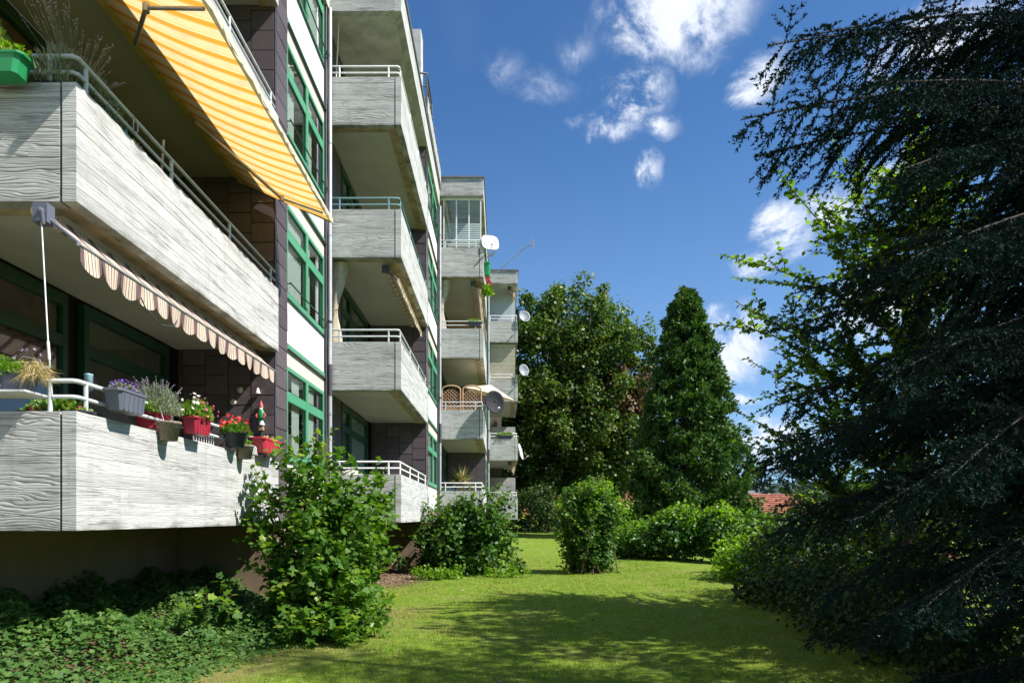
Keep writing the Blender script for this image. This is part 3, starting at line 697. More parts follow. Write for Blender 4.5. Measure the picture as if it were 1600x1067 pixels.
# ------------------------------------------------------------------ foliage tools
T_DIA = (np.array([(0, 0, 0), (.42, .45, .06), (0, 1, 0), (-.42, .45, .06)]), np.array([(0, 1, 2), (0, 2, 3)]))
T_OVAL = (np.array([(0, 0, 0), (.30, .25, .07), (.36, .55, .08), (0, 1, -.06), (-.36, .55, .08), (-.30, .25, .07)]), np.array([(0, 1, 2), (0, 2, 3), (0, 3, 4), (0, 4, 5)]))
_mp = [(0, 0), (.22, .02), (.48, .10), (.36, .30), (.55, .55), (.26, .58), (.20, .72), (0, 1), (-.20, .72), (-.26, .58), (-.55, .55), (-.36, .30), (-.48, .10), (-.22, .02)]
T_MAPLE = (np.array([(0, .38, -.03)] + [(x, y, .12*abs(x)-.08*y*y) for x, y in _mp]), np.array([(0, i+1, (i+1) % len(_mp)+1) for i in range(len(_mp))]))
_iv = [(0, 0), (.34, -.06), (.46, .34), (.25, .42), (0, 1), (-.25, .42), (-.46, .34), (-.34, -.06)]
T_IVY = (np.array([(0, .3, 0)] + [(x, y, .10*abs(x)) for x, y in _iv]), np.array([(0, i+1, (i+1) % len(_iv)+1) for i in range(len(_iv))]))
T_NEEDLE = (np.array([(-.10, 0, 0), (.10, 0, 0), (0, 1, 0)]), np.array([(0, 1, 2)]))
T_PETALS = (np.array([(0, 0, 0)]+[(math.cos(a)*(1 if i % 2 else .45), math.sin(a)*(1 if i % 2 else .45), .25 if i % 2 else .1) for i, a in enumerate(np.linspace(0, 2*math.pi, 10, endpoint=False))]), np.array([(0, i+1, (i+1) % 10+1) for i in range(10)]))
def nrm(a): return a/np.maximum(np.linalg.norm(a, axis=-1, keepdims=True), 1e-9)
def frames(D, Nn):
    D = nrm(D); S = nrm(np.cross(D, Nn)); return S, D, np.cross(S, D)
def scatter(name, mat, tpl, P, D, Nn, size, parent=None, origin=None, kind='stuff', width=1.0):
    V0, T = tpl; S, D, Z = frames(D, Nn); size = np.asarray(size, float).reshape(-1, 1, 1)*np.ones((len(P), 1, 1))
    V = P[:, None, :] + size*(V0[None, :, 0:1]*width*S[:, None, :] + V0[None, :, 1:2]*D[:, None, :] + V0[None, :, 2:3]*Z[:, None, :])
    F = T[None] + (np.arange(len(P))*len(V0))[:, None, None]
    o = npobj(name, V.reshape(-1, 3), F.reshape(-1, 3), M[mat], parent, origin)
    if kind: o['kind'] = kind
    return o
def rdir(n, rng=RNG): return nrm(rng.normal(size=(n, 3)))
def crown(name, mat, parent, clumps, radii, per, lsize, rng, tpl=T_DIA, out=.6, center=None, droop=.2, flat=1.0, shell=.45):
    """leaf clumps: shells of leaves facing outwards round every clump centre"""
    C = np.repeat(np.asarray(clumps), per, 0); r = np.repeat(np.asarray(radii), per)[:, None]; n = len(C)
    d = rdir(n, rng); d[:, 2] = d[:, 2]*flat
    rad = r*(shell + (1-shell)*rng.random((n, 1))**.6)*(1+.25*rng.normal(size=(n, 1)))
    P = C + d*rad*np.array([1, 1, flat*.85+.15])
    Nn = nrm(d*out + rng.normal(size=(n, 3))*.45 + np.array([0, 0, .45]))
    D = nrm(np.cross(Nn, rng.normal(size=(n, 3)))) + np.array([0, 0, -droop]) + d*.3
    return scatter(name, mat, tpl, P, D, Nn, lsize*rng.uniform(.6, 1.3, n), parent)
def limb(p0, p1, bend, n, rng):
    p0 = np.array(p0, float); p1 = np.array(p1, float); L = np.linalg.norm(p1-p0); t = np.linspace(0, 1, n+1)[:, None]
    off = rng.normal(size=3)*bend*L; off2 = rng.normal(size=3)*bend*L*.5
    return p0 + (p1-p0)*t + off*np.sin(np.pi*t) + off2*np.sin(2*np.pi*t)

# ------------------------------------------------------------------ pots, boxes and plants on the rails
def planter_box(name, loc, L_, W_, Hh, mat, label, cat, along='y', ribs=True, taper=.8, group=None, angle=0):
    t = thing(name, loc, label, cat, group); x, y, z = loc; n = 10
    def ring(s, z_, L2=L_, W2=W_):
        a, b = L2/2*s, W2/2*s; c = min(a, b)*.35
        q = [(a-c, -b), (a, -b+c), (a, b-c), (a-c, b), (-a+c, b), (-a, b-c), (-a, -b+c), (-a+c, -b)]
        return [((v, u) if along == 'y' else (u, v))+(z_,) for u, v in q]
    rings = [ring(taper, 0), ring(.97, Hh*.86), ring(1.05, Hh*.87), ring(1.06, Hh), ring(.96, Hh), ring(.93, Hh*.85)]
    vs = [(x+a, y+b, z+c) for r_ in rings for a, b, c in r_]; m = MB()
    fs = [(i*8+j, i*8+(j+1) % 8, (i+1)*8+(j+1) % 8, (i+1)*8+j) for i in range(5) for j in range(8)]
    m.add(vs, fs); m.add(vs[:8], [tuple(range(8))])
    m.build('pot', M[mat], t, bevel=.004)
    if ribs:
        m = MB(); k = 5
        for s in (-1, 1):
            for i in range(k):
                u = (i-(k-1)/2)*L_*.17; b0 = s*W_/2*taper*1.02; b1 = s*W_/2*1.0
                a = (x+b0, y+u, z+.01) if along == 'y' else (x+u, y+b0, z+.01); b = (x+b1, y+u, z+Hh*.8) if along == 'y' else (x+u, y+b1, z+Hh*.8)
                m.tube([a, b], .011, 6)
        m.build('rib', M[mat], t)['kind'] = 'stuff'
    MB().box(*((x-W_*.42, x+W_*.42, y-L_*.44, y+L_*.44) if along == 'y' else (x-L_*.44, x+L_*.44, y-W_*.42, y+W_*.42)), z+Hh*.80, z+Hh*.84).build('soil', M['bark'], t)
    return t
def round_pot(name, loc, r, h, mat, label, cat, taper=.72, group=None):
    t = thing(name, loc, label, cat, group)
    MB().lathe(loc, [(.001, 0), (r*taper, 0), (r*.96, h*.85), (r*1.06, h*.86), (r*1.06, h), (r*.94, h), (r*.92, h*.82), (.001, h*.82)], 18).build('pot', M[mat], t)
    return t
def tuft(t, mat, c, rx, ry, h, n, size, tpl=T_OVAL, seed=0, name='leaves', up=.5, width=1.0):
    rng = np.random.default_rng(seed+11); d = rdir(n, rng); d[:, 2] = np.abs(d[:, 2])
    P = np.array(c) + d*np.array([rx, ry, h])*rng.random((n, 1))**.4
    return scatter(name, mat, tpl, P, d*.6+rng.normal(size=(n, 3))*.5+[0, 0, up], rdir(n, rng)+[0, 0, .6], size*rng.uniform(.6, 1.3, n), t, width=width)
def blooms(t, mat, c, rx, ry, h, n, size, seed=0, low=.4, name='flower'):
    rng = np.random.default_rng(seed+5); d = rdir(n, rng); d[:, 2] = np.abs(d[:, 2])
    P = np.array(c) + d*np.array([rx, ry, h])*rng.uniform(.85, 1.12, (n, 1))
    return scatter(name, mat, T_PETALS, P, rng.normal(size=(n, 3)), nrm(d+rng.normal(size=(n, 3))*.35+np.array([.3, -.3, 0])), size*rng.uniform(.7, 1.2, n), t)
def spikes(t, mat, c, rx, ry, h, n, seed=0, r=.0022, head='p_lav', name='flower_stalk', hs=.035):
    rng = np.random.default_rng(seed+3); m = MB(); P = []; D = []
    for i in range(n):
        a = rng.uniform(0, 6.28); q = math.sqrt(rng.random()); b = Vector((c[0]+rx*.3*q*math.cos(a), c[1]+ry*.3*q*math.sin(a), c[2]))
        hh = h*rng.uniform(.6, 1.1); e = Vector((c[0]+rx*q*math.cos(a), c[1]+ry*q*math.sin(a), c[2]+hh)); mid = (b+e)/2+Vector((0, 0, hh*.1)); m.tube([b, mid, e], r, 3, cap=False)
        for s in range(7): P.append(e+(e-mid).normalized()*(s*hs*.25-hs*.5)); D.append(rng.normal(size=3)+np.array([0, 0, 1.2]))
    m.build('stem', M[mat], t); P = np.array(P)
    scatter(name, head, T_DIA, P, np.array(D), rdir(len(P), rng), .016, t)
zr0 = ZB+1.0                     # top of the lowest left parapet
zr1 = zr0+ST
# lowest left balcony, camera side
t = planter_box('flower_box', (-4.25, 5.70, zr0+.155), .78, .19, .17, 'potgrey', 'grey planter with bushy green herbs and dry grass at the far left, lower balcony', 'flower box', 'x')
tuft(t, 'f_potgreen', (-4.30, 5.68, zr0+.30), .40, .13, .16, 1300, .034, seed=1)
tuft(t, 'f_hedge', (-4.15, 5.64, zr0+.29), .34, .13, .09, 500, .032, seed=2)
tuft(t, 'f_dry', (-3.84, 5.64, zr0+.28), .10, .10, .14, 420, .12, T_NEEDLE, seed=3, name='dry_blades', up=-.9, width=.25)
blooms(t, 'p_lav', (-3.95, 5.68, zr0+.38), .14, .08, .14, 18, .016, 4)
MB().box(-4.72, -3.86, 5.54, 5.78, zr0+.135, zr0+.150).build('tray', M['railw'], t)
MB().tube([(-4.1, 5.72, zr0+.36), (-4.0, 5.72, zr0+.46), (-3.86, 5.72, zr0+.43), (-3.78, 5.72, zr0+.28), (-3.76, 5.72, zr0+.12)], .004, 5).build('wire_hoop', M['metal'], t)
t = planter_box('flower_box', (-3.86, 5.93, zr0-.10), .62, .14, .13, 'potdark', 'row of pink busy lizzies in a dark trough behind the lower left front parapet', 'flower box', 'x')
tuft(t, 'f_potgreen', (-3.86, 5.92, zr0+.0), .30, .08, .12, 420, .05, seed=6)
blooms(t, 'p_pink', (-3.86, 5.90, zr0+.02), .24, .05, .075, 9, .034, 7)
t = planter_box('flower_box', (-3.46, 6.30, zr0+.075), .46, .18, .19, 'potgrey', 'blue grey ribbed planter of purple flowers hung on the lower side rail', 'flower box')
tuft(t, 'f_lav', (-3.46, 6.30, zr0+.25), .09, .21, .09, 600, .024, seed=8)
blooms(t, 'p_purple', (-3.46, 6.30, zr0+.25), .10, .22, .12, 130, .011, 9)
t = thing('bird_feeder', (-3.74, 6.20, zr0+.28), 'small pale blue tube standing behind the purple flowers on the side rail', 'feeder')
MB().lathe((-3.74, 6.20, zr0+.26), [(.001, 0), (.035, 0), (.035, .14), (.04, .15), (.001, .16)], 10).build('tube', M['blueplastic'], t)
t = planter_box('flower_box', (-3.70, 7.30, zr0+.04), .50, .20, .20, 'potwine', 'red planter with a tall silvery lavender behind the lower side rail', 'flower box')
tuft(t, 'f_lav', (-3.62, 7.22, zr0+.20), .20, .30, .30, 3800, .05, T_NEEDLE, seed=10, up=1.2, width=.9)
spikes(t, 'f_lav', (-3.62, 7.22, zr0+.28), .22, .32, .22, 60, 11)
tuft(t, 'f_potgreen', (-3.62, 7.0, zr0+.20), .10, .14, .10, 240, .04, seed=12)
t = thing('hanging_basket', (-3.46, 7.12, zr0-.07), 'wicker basket hanging on the side rail below the lavender', 'basket')
MB().lathe((-3.46, 7.12, zr0-.09), [(.001, 0), (.085, 0), (.115, .17), (.125, .175), (.125, .195), (.108, .195), (.10, .16), (.001, .15)], 18).build('basket', M['wicker'], t)
MB().tube([(-3.46, 7.02, zr0+.1), (-3.53, 7.06, zr0+.27), (-3.60, 7.1, zr0+.29)], .004, 5).build('hook', M['metal'], t)
t = planter_box('flower_box', (-3.46, 7.78, zr0+.05), .40, .18, .19, 'potwine', 'dark red planter with pink and white geraniums right of the silvery lavender', 'flower box')
tuft(t, 'f_potgreen', (-3.46, 7.78, zr0+.24), .15, .24, .20, 700, .05, T_IVY, seed=13)
blooms(t, 'p_white', (-3.46, 7.74, zr0+.27), .15, .24, .22, 22, .028, 14); blooms(t, 'p_pink', (-3.42, 7.86, zr0+.25), .16, .20, .20, 26, .022, 15)
t = thing('wire_rack', (-3.68, 8.35, zr0-.03), 'white wire rack standing behind the side rail between the two geraniums', 'wire rack')
m_ = MB()
for i in range(9): m_.tube([(-3.64, 8.1+i*.07, zr0-.06), (-3.64, 8.1+i*.07, zr0+.16)], .004, 4)
for i in range(4): m_.tube([(-3.64, 8.1, zr0-.04+i*.065), (-3.64, 8.66, zr0-.04+i*.065)], .004, 4)
m_.tube([(-3.64, 8.08, zr0-.08), (-3.64, 8.08, zr0+.26), (-3.64, 8.3, zr0+.28)], .008, 5).build('wires', M['railw'], t)
t = round_pot('flower_pot', (-3.47, 8.92, zr0+.03), .15, .20, 'potdark', 'dark blue pot with bright red geraniums hung on the lower side rail', 'flower pot')
tuft(t, 'f_potgreen', (-3.47, 8.95, zr0+.20), .18, .28, .16, 650, .055, T_IVY, seed=16)
blooms(t, 'p_red', (-3.46, 8.92, zr0+.23), .17, .27, .20, 46, .036, 17)
t = thing('hanging_basket', (-3.46, 9.22, zr0-.06), 'small wicker basket hanging just right of the red geraniums', 'basket')
MB().lathe((-3.46, 9.24, zr0-.10), [(.001, 0), (.085, 0), (.11, .16), (.12, .165), (.12, .185), (.10, .185), (.001, .15)], 16).build('basket', M['wicker'], t)
tuft(t, 'f_potgreen', (-3.46, 9.24, zr0+.08), .09, .10, .07, 120, .04, seed=18)
t = thing('lattice_trim', (-3.50, 9.45, zr0+.06), 'short white plastic lattice between small wicker basket and bare red planter', 'lattice')
m_ = MB()
for i in range(9):
    a = 9.30+i*.055; m_.box(-3.505, -3.497, a, a+.01, zr0+.0, zr0+.005)
    m_.tube([(-3.50, 9.30+i*.055, zr0+.0), (-3.50, min(9.80, 9.30+i*.055+.11), zr0+.12)], .006, 4).tube([(-3.494, 9.30+i*.055, zr0+.12), (-3.494, min(9.80, 9.30+i*.055+.11), zr0+.0)], .006, 4)
m_.build('lattice_strips', M['white_paint'], t)
t = planter_box('flower_box', (-3.47, 10.12, zr0+.05), .74, .21, .21, 'potred', 'bright red ribbed planter with almost bare soil at the rail end', 'flower box')
tuft(t, 'f_dry', (-3.47, 10.2, zr0+.24), .08, .20, .06, 60, .05, seed=20)
# ornaments on the slate wall of the lowest recess
ye = YK[0]+LB
t = thing('gnome_ornament', (-3.81, ye-.03, H+1.62), 'small painted gnome figure with red hat and green coat hung on the slate wall', 'ornament')
gx, gy, gz0 = -3.81, ye-.05, H+1.42
MB().lathe((gx, gy, gz0+.10), [(.001, 0), (.05, .01), (.062, .08), (.045, .17), (.02, .20), (.001, .20)], 12, 1, .6).build('coat', M['potgreen'], t)
MB().lathe((gx, gy, gz0+.29), [(.001, 0), (.03, .01), (.036, .035), (.03, .06), (.001, .07)], 12, 1, .8).build('head', M['skin'], t)
MB().lathe((gx, gy-.012, gz0+.25), [(.001, 0), (.02, .02), (.032, .06), (.001, .08)], 10, 1, .5).build('beard', M['white_paint'], t)
MB().lathe((gx, gy, gz0+.335), [(.042, 0), (.03, .03), (.012, .08), (.001, .10)], 12, 1, .8).build('hat', M['potred'], t)
MB().tube([(gx-.04, gy, gz0+.24), (gx-.075, gy-.02, gz0+.19), (gx-.05, gy-.04, gz0+.15)], .013, 6).tube([(gx+.04, gy, gz0+.24), (gx+.075, gy-.02, gz0+.19), (gx+.05, gy-.04, gz0+.15)], .013, 6).build('arm', M['potred'], t)
MB().tube([(gx-.02, gy, gz0+.12), (gx-.022, gy, gz0+.02)], .015, 6).tube([(gx+.02, gy, gz0+.12), (gx+.022, gy, gz0+.02)], .015, 6).build('leg', M['blueplastic'], t)
MB().box(gx-.045, gx+.045, gy-.03, gy+.03, gz0-.05, gz0+.02).build('base', M['wood'], t, bevel=.01)
for (px, py, lab, r_) in ((402.8, 609.7, 'small white bell lamp above the gnome on the slate wall', .04), (409, 659, 'small white bell hung below the gnome on the slate wall', .045)):
    x = (px-782)/1067*(ye-.06); z = H+(807.5-py)/1067*(ye-.06)
    t = thing('wall_bell', (x, ye-.06, z), lab, 'bell')
    MB().lathe((x, ye-.06, z-.05), [(r_, 0), (r_*.8, .03), (r_*.45, .07), (.008, .09)], 12).build('bell', M['white_paint'], t)
    MB().tube([(x, ye-.06, z-.25 if py > 640 else z-.07), (x, ye-.06, z-.03)], .004, 5).build('clapper', M['metal'], t)
for (px, py, lab) in ((375, 609, 'round white wall plaque left of the gnome, upper of two'), (364, 628, 'oval pale wall plaque left of the gnome, lower of two')):
    x = (px-782)/1067*(ye-.03); z = H+(807.5-py)/1067*(ye-.03)
    tag(MB().lathe((x, ye-.02, z), [(.001, .03), (.035, .025), (.05, .008), (.05, 0)], 14, 1, 1, axis=Vector((0, -1, 0))).build('wall_plaque', M['cream'], None, (x, ye-.02, z)), lab, 'plaque')
# balcony above: green planter, lavender, umbrella stand, broom
t = planter_box('flower_box', (-4.22, 5.57, zr1-.055), .72, .20, .16, 'potgreen', 'green oval planter on the front rail of the upper left balcony', 'flower box', 'x', ribs=False, taper=.88)
tuft(t, 'f_hedge', (-4.14, 5.57, zr1+.10), .32, .11, .13, 1100, .035, seed=31)
tuft(t, 'f_potgreen', (-4.22, 5.57, zr1+.14), .20, .12, .34, 800, .045, seed=32)
tuft(t, 'f_dry', (-4.1, 5.57, zr1+.09), .26, .10, .08, 320, .03, seed=33)
t = planter_box('flower_box', (-3.85, 6.25, zr1-.16), .9, .30, .22, 'potdark', 'dark trough of large grey lavender bushes behind the upper left parapet corner', 'flower box')
tuft(t, 'f_lav', (-3.78, 6.20, zr1+.02), .20, .62, .46, 4200, .06, T_NEEDLE, seed=34, up=1.0, width=.9)
tuft(t, 'f_bush', (-3.74, 6.35, zr1+.0), .14, .50, .34, 900, .035, seed=35)
spikes(t, 'f_lav', (-3.82, 6.15, zr1+.20), .26, .60, .50, 90, 36, hs=.06)
t = thing('parasol_stand', (-3.70, 6.55, zr1+.12), 'light blue parasol holder clamped to the upper left side rail', 'parasol stand')
MB().tube([(-3.69, 6.55, zr1-.1), (-3.69, 6.55, zr1+.37)], .024, 10).build('tube', M['blueplastic'], t)
MB().tube([(-3.62, 6.6, zr1-.1), (-3.62, 6.6, zr1+.18)], .013, 8).tube([(-3.69, 6.55, zr1+.35), (-3.66, 6.48, zr1+.33)], .02, 8).build('clamp', M['railg'], t)
t = thing('string_loop', (-3.58, 6.68, zr1+.17), 'pale string knotted round the upper left side rail', 'string')
MB().tube([(-3.58, 6.66, zr1+.28), (-3.56, 6.70, zr1+.22), (-3.57, 6.72, zr1+.15), (-3.59, 6.67, zr1+.12), (-3.57, 6.64, zr1+.18), (-3.59, 6.68, zr1+.28)], .005, 5).build('string', M['rail'], t)
t = round_pot('flower_pot', (-3.78, 6.92, zr1-.08), .14, .18, 'terra', 'terracotta pot half hidden behind the upper left side rail', 'flower pot')
tuft(t, 'f_dry', (-3.78, 6.92, zr1+.08), .12, .16, .12, 160, .04, seed=37); blooms(t, 'p_red', (-3.76, 6.95, zr1+.08), .10, .12, .08, 8, .02, 38)
t = thing('watering_can', (-3.74, 7.12, zr1-.05), 'pale blue plastic can behind the upper left side rail', 'watering can')
MB().lathe((-3.74, 7.12, zr1-.12), [(.001, 0), (.10, 0), (.11, .12), (.06, .17), (.001, .17)], 14).build('body', M['blueplastic'], t)
MB().tube([(-3.74, 7.22, zr1-.08), (-3.74, 7.36, zr1+.06)], .014, 8).build('spout', M['blueplastic'], t)
t = thing('broom', (-3.74, 7.50, zr1-.5), 'wooden broomstick leaning behind the upper left side rail', 'broom')
MB().tube([(-3.74, 7.42, zr1-.75), (-3.70, 7.50, zr1+.50)], .014, 8).build('handle', M['oldwood'], t)
MB().box(-3.86, -3.62, 7.37, 7.45, zr1-.80, zr1-.72).build('head', M['wood'], t)
# curtains, screens, parasol on the other stacks
def tied_curtain(k, j, label):
    X, Y = XK[k]-1.43, YK[k]+.25; z0 = ZB+ST*j+.3; z1 = ZB+ST*(j+1)-.02
    zz = np.linspace(z1, z0, 16); vs = []; n = 14
    for q, z in enumerate(zz):
        f = (z1-z)/(z1-z0); w = .16*(1-.62*math.exp(-((f-.42)/.16)**2)); cx = X+.10*math.exp(-(f/.25)**2) - .03*math.sin(f*3)
        for i in range(n):
            a = 2*math.pi*i/n; r = w*(1+.22*math.sin(a*4+f*3)); vs.append((cx+r*math.cos(a), Y+r*.5*math.sin(a), z))
    fs = [(i*n+j_, i*n+(j_+1) % n, (i+1)*n+(j_+1) % n, (i+1)*n+j_) for i in range(15) for j_ in range(n)]
    t = thing('curtain', (X, Y, z0), label, 'curtain')
    npobj('cloth', np.array(vs), np.array(fs), M['linen'], t, smooth=True)
    zt = z1-(z1-z0)*.42; MB().tube([(X-.08+.0, Y-.07, zt), (X+.07, Y-.07, zt+.01)], .012, 6).build('tie', M['oldwood'], t)
tied_curtain(1, 1, 'cream tied curtain beside the drainpipe on the second stack of balconies')
tied_curtain(2, 2, 'cream tied curtain hanging at the left of the ochre walled balcony in the third stack')
t = thing('crank_rod', (XK[1]-1.42, YK[1]+.3, ZB+9.3), 'long white crank rod hanging beside the drainpipe at the second stack top balcony', 'crank rod')
MB().tube([(XK[1]-1.30, YK[1]+.3, ZB+11.9), (XK[1]-1.43, YK[1]+.3, ZB+9.25)], .016, 6).build('rod', M['cream_metal'], t)
X, Y, Z = XK[2], YK[2], ZB+ST*1+1.0
for xa in (-1.46, -.75):
    t = thing('lattice_screen', (X+xa+.34, Y+.24, Z), 'left of two arched wooden lattice screens behind a rail' if xa < -1 else 'right one of the arched wooden lattice screens, nearer the dark dish', 'lattice screen', 'arched lattice screens')
    pts = [(X+xa+.03, Y+.24, Z-.3), (X+xa+.03, Y+.24, Z+.72)] + [(X+xa+.345-.315*math.cos(a), Y+.24, Z+.72+.14*math.sin(a)) for a in np.linspace(.15, math.pi-.15, 8)] + [(X+xa+.66, Y+.24, Z+.72), (X+xa+.66, Y+.24, Z-.3)]
    MB().tube(pts, .028, 6).build('frame', M['wood'], t)
    for sgn, yo in ((1, .0), (-1, .014)):
        for i in range(-6, 8):
            a0 = max(0, -i*.12) ; pts = []
            L2 = .62; Hh = 1.1
            u0 = i*.125; seg = [(u, (u-u0)*1.0) for u in np.linspace(0, L2, 24)]
            seg = [(u, v) for u, v in seg if 0 <= v <= Hh-.22+.14*math.sin(math.pi*u/L2)]
            if len(seg) < 2: continue
            f = (lambda u: u) if sgn > 0 else (lambda u: L2-u)
            a, b = seg[0], seg[-1]
            MB().tube([(X+xa+.035+f(a[0]), Y+.24+yo, Z-.25+a[1]), (X+xa+.035+f(b[0]), Y+.24+yo, Z-.25+b[1])], .012, 4).build('slat', M['wood'], t)
t = thing('bench', (X-.8, Y+.75, Z-.6), 'reddish wooden furniture seen behind the lattice screens', 'bench')
MB().box(X-1.4, X-.2, Y+.7, Y+.75, Z-.05, Z+.22).build('backrest', M['wood'], t); MB().box(X-1.4, X-.2, Y+.75, Y+1.15, Z-.42, Z-.37).build('seat', M['wood'], t)
for a in (-1.36, -.24): MB().box(X+a-.03, X+a+.03, Y+.78, Y+1.1, Z-.83, Z-.42).build('leg', M['wood'], t)
t = thing('parasol', (X-.1, Y+1.6, Z), 'open beige parasol tilted out over the railing beside the dark satellite dish', 'parasol')
c = Vector((X+.15, Y+1.5, Z+.86)); ax = Vector((.25, -.10, 1)).normalized(); q = ax.to_track_quat('Z', 'Y').to_matrix(); vs = [c+q@Vector((0, 0, .28))]; n = 8
rim = [c+q@Vector((1.05*math.cos(2*math.pi*i/n), 1.05*math.sin(2*math.pi*i/n), -.08)) for i in range(n)]
m_ = MB(); m_.add([vs[0]]+rim, [(0, i+1, (i+1) % n+1) for i in range(n)]); cp = m_.build('canopy', M['parasol'], t)
s_ = cp.modifiers.new('thick', 'SOLIDIFY'); s_.thickness = .006
for i in range(n): MB().tube([c+q@Vector((0, 0, .24)), rim[i]+Vector((0, 0, -.02))], .008, 4).build('rib', M['metal'], t)
MB().tube([c+q@Vector((0, 0, .3)), c+q@Vector((0, 0, -.4)), (X-.15, Y+1.6, Z-.9)], .018, 8).build('pole', M['metal'], t)

def dish(c, r, mat, facing, label, arm_to, wide=1.0, square=False):
    c = Vector(c); f = Vector(facing).normalized(); t = thing('satellite_dish', arm_to, label, 'satellite dish')
    q = f.to_track_quat('Z', 'Y').to_matrix(); n = 28; K = 6; vs = []; 
    for i in range(K+1):
        rr = r*i/K
        for j in range(n):
            a = 2*math.pi*j/n; ca, sa = math.cos(a), math.sin(a)
            if square: ca = math.copysign(abs(ca)**.62, ca); sa = math.copysign(abs(sa)**.62, sa)
            vs.append(c+q@Vector((rr*ca*wide, rr*sa, .22*r*(i/K)**2)))
    m = MB(); m.add(vs, [(i*n+j, i*n+(j+1) % n, (i+1)*n+(j+1) % n, (i+1)*n+j) for i in range(K) for j in range(n)], True)
    d = m.build('reflector', M[mat], t); s = d.modifiers.new('thick', 'SOLIDIFY'); s.thickness = .012
    foc = c+q@Vector((0, -r*.75, r*1.05)); bot = c+q@Vector((0, -r*1.0, .2*r))
    MB().tube([bot, (bot+foc)/2+q@Vector((0, -.04*r, 0)), foc], .014, 6).build('feed_arm', M['metal'], t)
    MB().tube([foc-f*.02, foc+f*(-.10)], .03, 10).build('receiver', M['dishwhite'], t)
    MB().tube([c-f*.01, c-f*.14, Vector(arm_to)+(c-f*.14-Vector(arm_to))*.02, arm_to], .02, 8).box(c.x-.07, c.x+.07, c.y-.0+.03, c.y+.12, c.z-.08, c.z+.08).build('bracket', M['metal'], t)
    return t
def pw(px, py, Y): return ((px-782)/1067*Y, Y, H+(807.5-py)/1067*Y)
dish(pw(772, 629, 23.05), .40, 'dishblack', (.42, -1, .18), 'large dark satellite dish on an arm at the lattice screen balcony', (XK[2]-.05, YK[2]+.08, ZB+ST+1.14), wide=.88)
dish(pw(765, 381, 23.3), .29, 'dishwhite', (.30, -1, .35), 'white satellite dish with rounded square face at the glazed top balcony', (XK[2]-.05, YK[2]+.15, ZB+ST*3+1.12), wide=1.05, square=True)
dish(pw(819, 495, 31.9), .29, 'dishgrey', (.30, -1, .3), 'grey satellite dish at the right corner of the farthest stack, topmost rail', (XK[3]-.05, YK[3]+.1, ZB+ST*3+1.13), wide=.95)
dish(pw(818, 579, 31.9), .30, 'dishgrey', (.42, -1, .3), 'grey satellite dish beside the blind at the right corner of the farthest stack', (XK[3]-.05, YK[3]+.1, ZB+ST*2+1.13), wide=.8)
dish(pw(811, 706, 32.6), .40, 'dishwhite', (1, -.25, .25), 'pale satellite dish seen edge on, lowest dish on the farthest stack', (XK[3]-.02, YK[3]+.7, ZB+ST+.7), wide=.8)
# aerial above the farthest stack
t = thing('antenna', (XK[3]-1.2, 31.5, H+10.5), 'long thin aerial leaning out to the right above the farthest stack', 'antenna')
a = Vector(pw(764, 436, 31.0)); b = Vector(pw(823, 384, 31.0)); c_ = Vector(pw(833, 383, 31.0))
MB().tube([a, b, c_], .022, 6).build('mast', M['metal'], t)
m_ = MB()
for (px, l_) in ((829, .18), (832, .26), (834, .16)): p = Vector(pw(px, 381, 31.0)); m_.tube([p-Vector((0, 0, l_)), p+Vector((0, 0, l_))], .016, 4)
m_.build('element', M['metal'], t)
a = Vector(pw(760, 403, 24.2)); m_ = MB().tube([a, Vector(pw(778, 386, 24.2))], .02, 6).tube([Vector(pw(765, 401, 24.2)), Vector(pw(773, 395, 24.2))], .03, 6)
t = thing('flag_holder', a, 'short dark rods sticking out to the right below the white satellite dish', 'rods'); m_.build('rod', M['metal'], t)
t = planter_box('flower_box', (XK[2]+.11, 24.0, ZB+ST*3+.30), .5, .20, .45, 'potgreen', 'green box hung on the outer side of the glazed top balcony', 'flower box')
blooms(t, 'p_red', (XK[2]+.12, 24.0, ZB+ST*3+.08), .10, .3, .12, 20, .07, 51); tuft(t, 'f_hedge', (XK[2]+.12, 24.0, ZB+ST*3-.35), .16, .3, .34, 260, .10, seed=52)
# blind on the last stack
X, Y, Z = XK[3], YK[3], ZB+ST*2+1.0
t = thing('venetian_blind', (X-.8, Y+.3, Z), 'beige slatted blind closed down over a balcony of the farthest stack', 'blind')
for i in range(27): 
    z = Z-.02+i*.0605
    o = MB().box(X-1.42, X-.12, Y+.24, Y+.285, z, z+.045).build('slat', M['blind'], t)
MB().box(X-1.44, X-.10, Y+.22, Y+.30, Z+1.62, Z+1.72).build('top_box', M['blind'], t)
# plants on remote balconies
t = planter_box('flower_box', (XK[3]-.6, YK[3]+.06, ZB+ST+1.02), .8, .18, .15, 'potdark', 'low planter with trailing green on the second lowest rail of the farthest stack', 'flower box', 'x', ribs=False)
tuft(t, 'f_hedge', (XK[3]-.6, YK[3]+.0, ZB+ST+1.18), .45, .10, .12, 160, .08, seed=61)
t = planter_box('flower_box', (XK[2]-.3, YK[2]+.12, ZB+ST*2+1.10), .5, .16, .14, 'potdark', 'small planter with yellow green leaves on the rail of the ochre walled balcony', 'flower box', 'x', ribs=False)
tuft(t, 'f_tip', (XK[2]-.3, YK[2]+.10, ZB+ST*2+1.25), .26, .10, .08, 160, .05, seed=62)
t = round_pot('potted_palm', (XK[2]-.85, YK[2]+.9, ZB+.2), .17, .3, 'potdark', 'tall yucca palm in a dark pot on the lowest balcony of the third stack', 'potted plant')
MB().tube([(XK[2]-.85, YK[2]+.9, ZB+.4), (XK[2]-.83, YK[2]+.9, ZB+1.35)], .025, 8).build('trunk', M['twig'], t)
